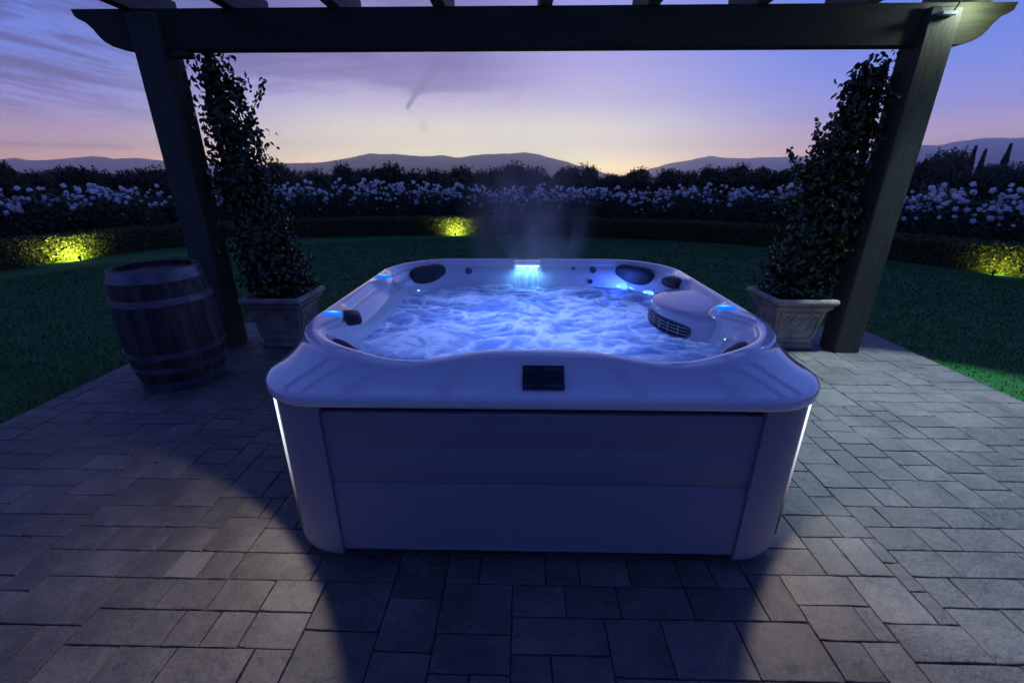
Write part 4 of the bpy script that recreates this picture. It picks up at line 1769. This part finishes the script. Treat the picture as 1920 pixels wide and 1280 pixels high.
def cypress_mesh(seed, h, w):
    r = np.random.default_rng(seed)
    n = 1100
    t = r.random(n)
    rad = w * np.sin(np.pi * np.minimum(t * .93 + .10, 1.0)) ** .8 * (1 - .55 * t)
    a = r.random(n) * 6.283
    q = np.sqrt(.3 + .7 * r.random(n))
    P = np.column_stack([rad * q * np.cos(a), rad * q * np.sin(a), .3 + t * (h - .3)])
    Nn = np.column_stack([np.cos(a), np.sin(a), np.full(n, .6)]) + r.normal(size=(n, 3)) * .3
    fol = leaves('crown', P, Nn, r.uniform(.35, .6, n), .4, M_CYPRESS, droop=(0, 0, 2))
    tm = MB().tube([(0, 0, 0), (0, 0, h * .5), (0, 0, h * .9)], [.16, .1, .03], 7).mesh('trunk')
    tm.materials.append(M_STEM)
    return fol, tm


def az_el(px, py):
    """bearing (x per y) and rise (z per y) of a far point, read off the photograph"""
    f, p_, a_ = 815., R(20.8), R(1.2)
    u, v = (px - 960) / f, (640 - py) / f
    dx, dy, dz = u, math.cos(p_) + v * math.sin(p_), -math.sin(p_) + v * math.cos(p_)
    X, Y = dx * math.cos(a_) - dy * math.sin(a_), dx * math.sin(a_) + dy * math.cos(a_)
    return X / Y, dz / Y


put_tree('round_tree', 'broad round headed tree standing left of the cypresses', 'tree', None, BIG, (54.4, 62, 0), (.92, .92, .84), .4)
put_tree('round_tree', 'dark broad tree wrapped round the two left cypresses', 'tree', None, BIG2, (57.5, 62.5, 0), (.72, .72, .82), 1.4)
put_tree('round_tree', 'low rounded tree between the third and the tallest cypress', 'tree', None, BIG2, (60.6, 61, 0), (1.0, 1.0, .70), 2.2)
for lab, bx, h, w, sd in (('leftmost short cypress rising from the dark tree', .916, 4.4, .42, 1), ('tall cypress second from the left', .936, 5.1, .52, 2),
                          ('thin cypress third from the left', .958, 4.7, .36, 3), ('tallest slim cypress at the far right', 1.005, 5.35, .50, 4)):
    put_tree('cypress_tree', lab, 'cypress', None, cypress_mesh(sd, h, w), (bx * 62, 62, 0), (1, 1, 1), sd)


# far barns
def barn(label, cx, cy_, w, d, hwall, hroof):
    b = thing('farm_building', label, 'building', (cx, cy_, 0))
    wl = MB().box(-w / 2, w / 2, -d / 2, d / 2, 0, hwall).build('wall', M_WALL, b)
    e_ = .8
    mb = MB()
    vs_ = [(-w / 2 - e_, -d / 2 - e_, hwall), (w / 2 + e_, -d / 2 - e_, hwall), (w / 2 + e_, d / 2 + e_, hwall), (-w / 2 - e_, d / 2 + e_, hwall), (-w / 2 + 1, 0, hwall + hroof), (w / 2 - 1, 0, hwall + hroof)]
    mb.add(vs_, [(0, 1, 5, 4), (2, 3, 4, 5), (1, 2, 5), (3, 0, 4), (3, 2, 1, 0)])
    mb.v = [(x, y, z + .02) for x, y, z in mb.v]
    rf = mb.build('roof', M_ROOF, b)
    MB().box(-w * .28, -w * .24, -.6, .6, hwall + hroof * .6, hwall + hroof + 1.2).build('chimney', M_WALL, rf)
    for k in range(5):
        MB().box(-w * .4 + k * w * .2 - 1, -w * .4 + k * w * .2 + 1, -d / 2 - .03, -d / 2 + .02, 1, 2.6).build('window', M_BLACK, b)
    return b


barn('long low farm building with grey roof below the right hills', 117.7, 270, 19, 10, 3.4, 2.3)
barn('smaller farm building roof to the right of the long one', 163, 285, 13, 9, 3.0, 1.9)

# ------------------------------------------------------------------ hills
def ridge(name, label, pts, D, depth, seed, zb=-2):
    prof = [az_el(px, py) for px, py in pts]
    bx = np.array([a for a, b in prof])
    ez = np.array([b for a, b in prof])
    n = 420
    X = np.linspace(bx[0], bx[-1], n)
    E = np.interp(X, bx, ez)
    # soften the polyline
    ker = np.hanning(9)
    ker /= ker.sum()
    E = np.convolve(np.pad(E, 4, mode='edge'), ker, 'valid')
    rgs = []
    steps = [(-1.0, 0.0), (-.8, .12), (-.6, .28), (-.42, .46), (-.26, .66), (-.12, .86), (0, 1.0), (.08, .8), (.22, .35), (.36, 0.0)]
    for dd, hh_ in steps:
        row = []
        for k, (bx_, e_) in enumerate(zip(X, E)):
            y_ = D + dd * depth
            x_ = bx_ * D
            top = 1.55 + e_ * D
            nz = mnoise.fractal(Vector((bx_ * 14, dd * 3 + seed, seed)), 1, 2, 4)
            z_ = zb + (top - zb) * (hh_ + (.16 * nz if abs(dd) > .01 and abs(dd) < .95 else .0)) + (mnoise.fractal(Vector((bx_ * 45, seed, 0)), .8, 2.1, 4) * .0016 * D if hh_ == 1.0 else 0)
            row.append((x_, y_, z_))
        rgs.append(row)
    o = MB().loft(rgs, closed=False).build(name, M_HILL, smooth=True)
    return tag(o, label, kind='structure')


ridge('hills', 'low purple hills on the left horizon', [(-500, 318), (-200, 300), (0, 299), (25, 296), (60, 301), (95, 300), (130, 299), (175, 292), (215, 298), (255, 296), (300, 301), (360, 305), (430, 308), (490, 308), (540, 318)], 2900, 700, 1)
ridge('hills', 'purple central ridge of hills below the afterglow', [(440, 318), (500, 307), (600, 305), (650, 297), (690, 288), (740, 289), (790, 293), (830, 291), (860, 296), (880, 292), (910, 289), (960, 288), (985, 285), (1010, 290), (1050, 300), (1085, 310), (1125, 322)], 2400, 600, 2)
ridge('hills', 'pale lilac ridge right of the gap in the hills', [(1180, 325), (1215, 318), (1260, 305), (1295, 300), (1330, 292), (1360, 296), (1400, 297), (1440, 295), (1510, 293), (1560, 290), (1640, 285), (1740, 300), (1800, 318)], 3200, 700, 3)
ridge('hills', 'dark low foothill in front of the right ridge', [(1270, 326), (1300, 318), (1330, 312), (1370, 318), (1420, 320), (1500, 314), (1560, 318), (1640, 322)], 1900, 300, 5)
ridge('hills', 'long blue mountain behind the cypresses', [(1560, 318), (1620, 290), (1690, 275), (1730, 273), (1760, 273), (1790, 266), (1830, 261), (1850, 258), (1900, 259), (1960, 256), (2100, 258), (2400, 268), (2700, 300)], 2600, 700, 4)

# ------------------------------------------------------------------ grass blades
rng = np.random.default_rng(9)


def blades():
    out = []

    def patch(x_, y_, h, w):
        keep = ~((x_ > PX0 - .01) & (x_ < PX1 + .01) & (y_ < PY1 + .01))
        r_ = np.hypot((x_ + .2) / 8.6, (y_ - 4.2) / 7.9)
        keep &= (r_ < .99) | (y_ < 5)
        x_, y_, w = x_[keep], y_[keep], w[keep]
        m_ = len(x_)
        a = rng.uniform(0, 6.283, m_)
        hh_ = h * rng.uniform(.55, 1.25, m_)
        lean = rng.normal(size=(m_, 2)) * .5 * hh_[:, None]
        ww = w * rng.uniform(.7, 1.3, m_)
        b0 = np.column_stack([x_ - np.cos(a) * ww, y_ - np.sin(a) * ww, np.zeros(m_)])
        b1 = np.column_stack([x_ + np.cos(a) * ww, y_ + np.sin(a) * ww, np.zeros(m_)])
        tp_ = np.column_stack([x_ + lean[:, 0], y_ + lean[:, 1], hh_])
        out.append(np.stack([b0, b1, tp_], 1).reshape(-1, 3))
    n = 230000
    r0 = rng.uniform(1.8, 13.0, n)
    th = rng.uniform(-1.15, 1.15, n)
    patch(r0 * np.sin(th), r0 * np.cos(th), .030, .0007 * r0)
    V = np.vstack(out)
    F = np.arange(len(V)).reshape(-1, 3)
    me = np_mesh('grass', V, F, M_BLADE)
    tag(place('grass', me), 'short green grass blades of the lawn', 'grass', kind='stuff')


blades()

# ------------------------------------------------------------------ steam over the waterfall
def steam():
    mb = MB()
    rgs = []
    for i in range(13):
        t = i / 12
        r_ = .05 + (.36 + .12 * t) * math.sin(math.pi * min(1, .12 + .88 * t)) ** .6
        rgs.append([(r_ * 1.15 * math.cos(2 * math.pi * j / 20), r_ * .55 * math.sin(2 * math.pi * j / 20), 1.15 * t) for j in range(20)])
    mb.loft(rgs, True, True)
    m = bpy.data.materials.new('steam')
    m.use_nodes = True
    m.node_tree.nodes.clear()
    T = NT(m.node_tree)
    tc = T.node('ShaderNodeTexCoord')
    sp_ = T.node('ShaderNodeSeparateXYZ')
    T.put(sp_.inputs[0], tc.outputs['Object'])
    x, y, z = sp_.outputs
    st = T.node('ShaderNodeVectorMath', operation='MULTIPLY')
    T.put(st.inputs[0], tc.outputs['Object'])
    st.inputs[1].default_value = (1.6, 1.6, .9)
    n = T.noise(st.outputs[0], 3.0, 5, .55, .8)
    rx = T.m('DIVIDE', x, T.m('ADD', .26, T.m('MULTIPLY', z, .22)))
    ry = T.m('DIVIDE', y, .24)
    rad = T.m('ADD', T.m('MULTIPLY', rx, rx), T.m('MULTIPLY', ry, ry))
    fall = T.m('MULTIPLY', T.m('EXPONENT', T.m('MULTIPLY', rad, -1.0)), T.m('MULTIPLY', T.smooth(z, .0, .10), T.m('SUBTRACT', 1.0, T.smooth(z, .25, 1.1))))
    den = T.m('MULTIPLY', T.m('MULTIPLY', fall, T.smooth(n, .30, .70)), 2.0)
    v = T.node('ShaderNodeVolumePrincipled')
    v.inputs['Color'].default_value = (.96, .92, .88, 1)
    v.inputs['Anisotropy'].default_value = .2
    T.put(v.inputs['Density'], den)
    o = T.node('ShaderNodeOutputMaterial')
    T.put(o.inputs[1], v.outputs[0])
    try:
        m.cycles.volume_step_rate = 1.0
    except Exception:
        pass
    ob = mb.build('steam', m, smooth=True, loc=(TUB[0] - .02, TUB[1] + .80, .80))
    tag(ob, 'thin pale steam rising over the waterfall end of the tub', 'steam', kind='stuff')


steam()

# ------------------------------------------------------------------ haze
def haze():
    mb = MB().box(-7000, 7000, -600, 3480, -60, 228)
    m = bpy.data.materials.new('haze')
    m.use_nodes = True
    m.node_tree.nodes.clear()
    T = NT(m.node_tree)
    v = T.node('ShaderNodeVolumePrincipled')
    v.inputs['Color'].default_value = (.95, .95, 1.0, 1)
    v.inputs['Density'].default_value = 3.6e-4
    v.inputs['Anisotropy'].default_value = .86
    o = T.node('ShaderNodeOutputMaterial')
    T.put(o.inputs[1], v.outputs[0])
    m.cycles.homogeneous_volume = True
    ob = mb.build('haze', m)
    tag(ob, 'thin evening haze over the whole valley', 'haze', kind='stuff')


haze()
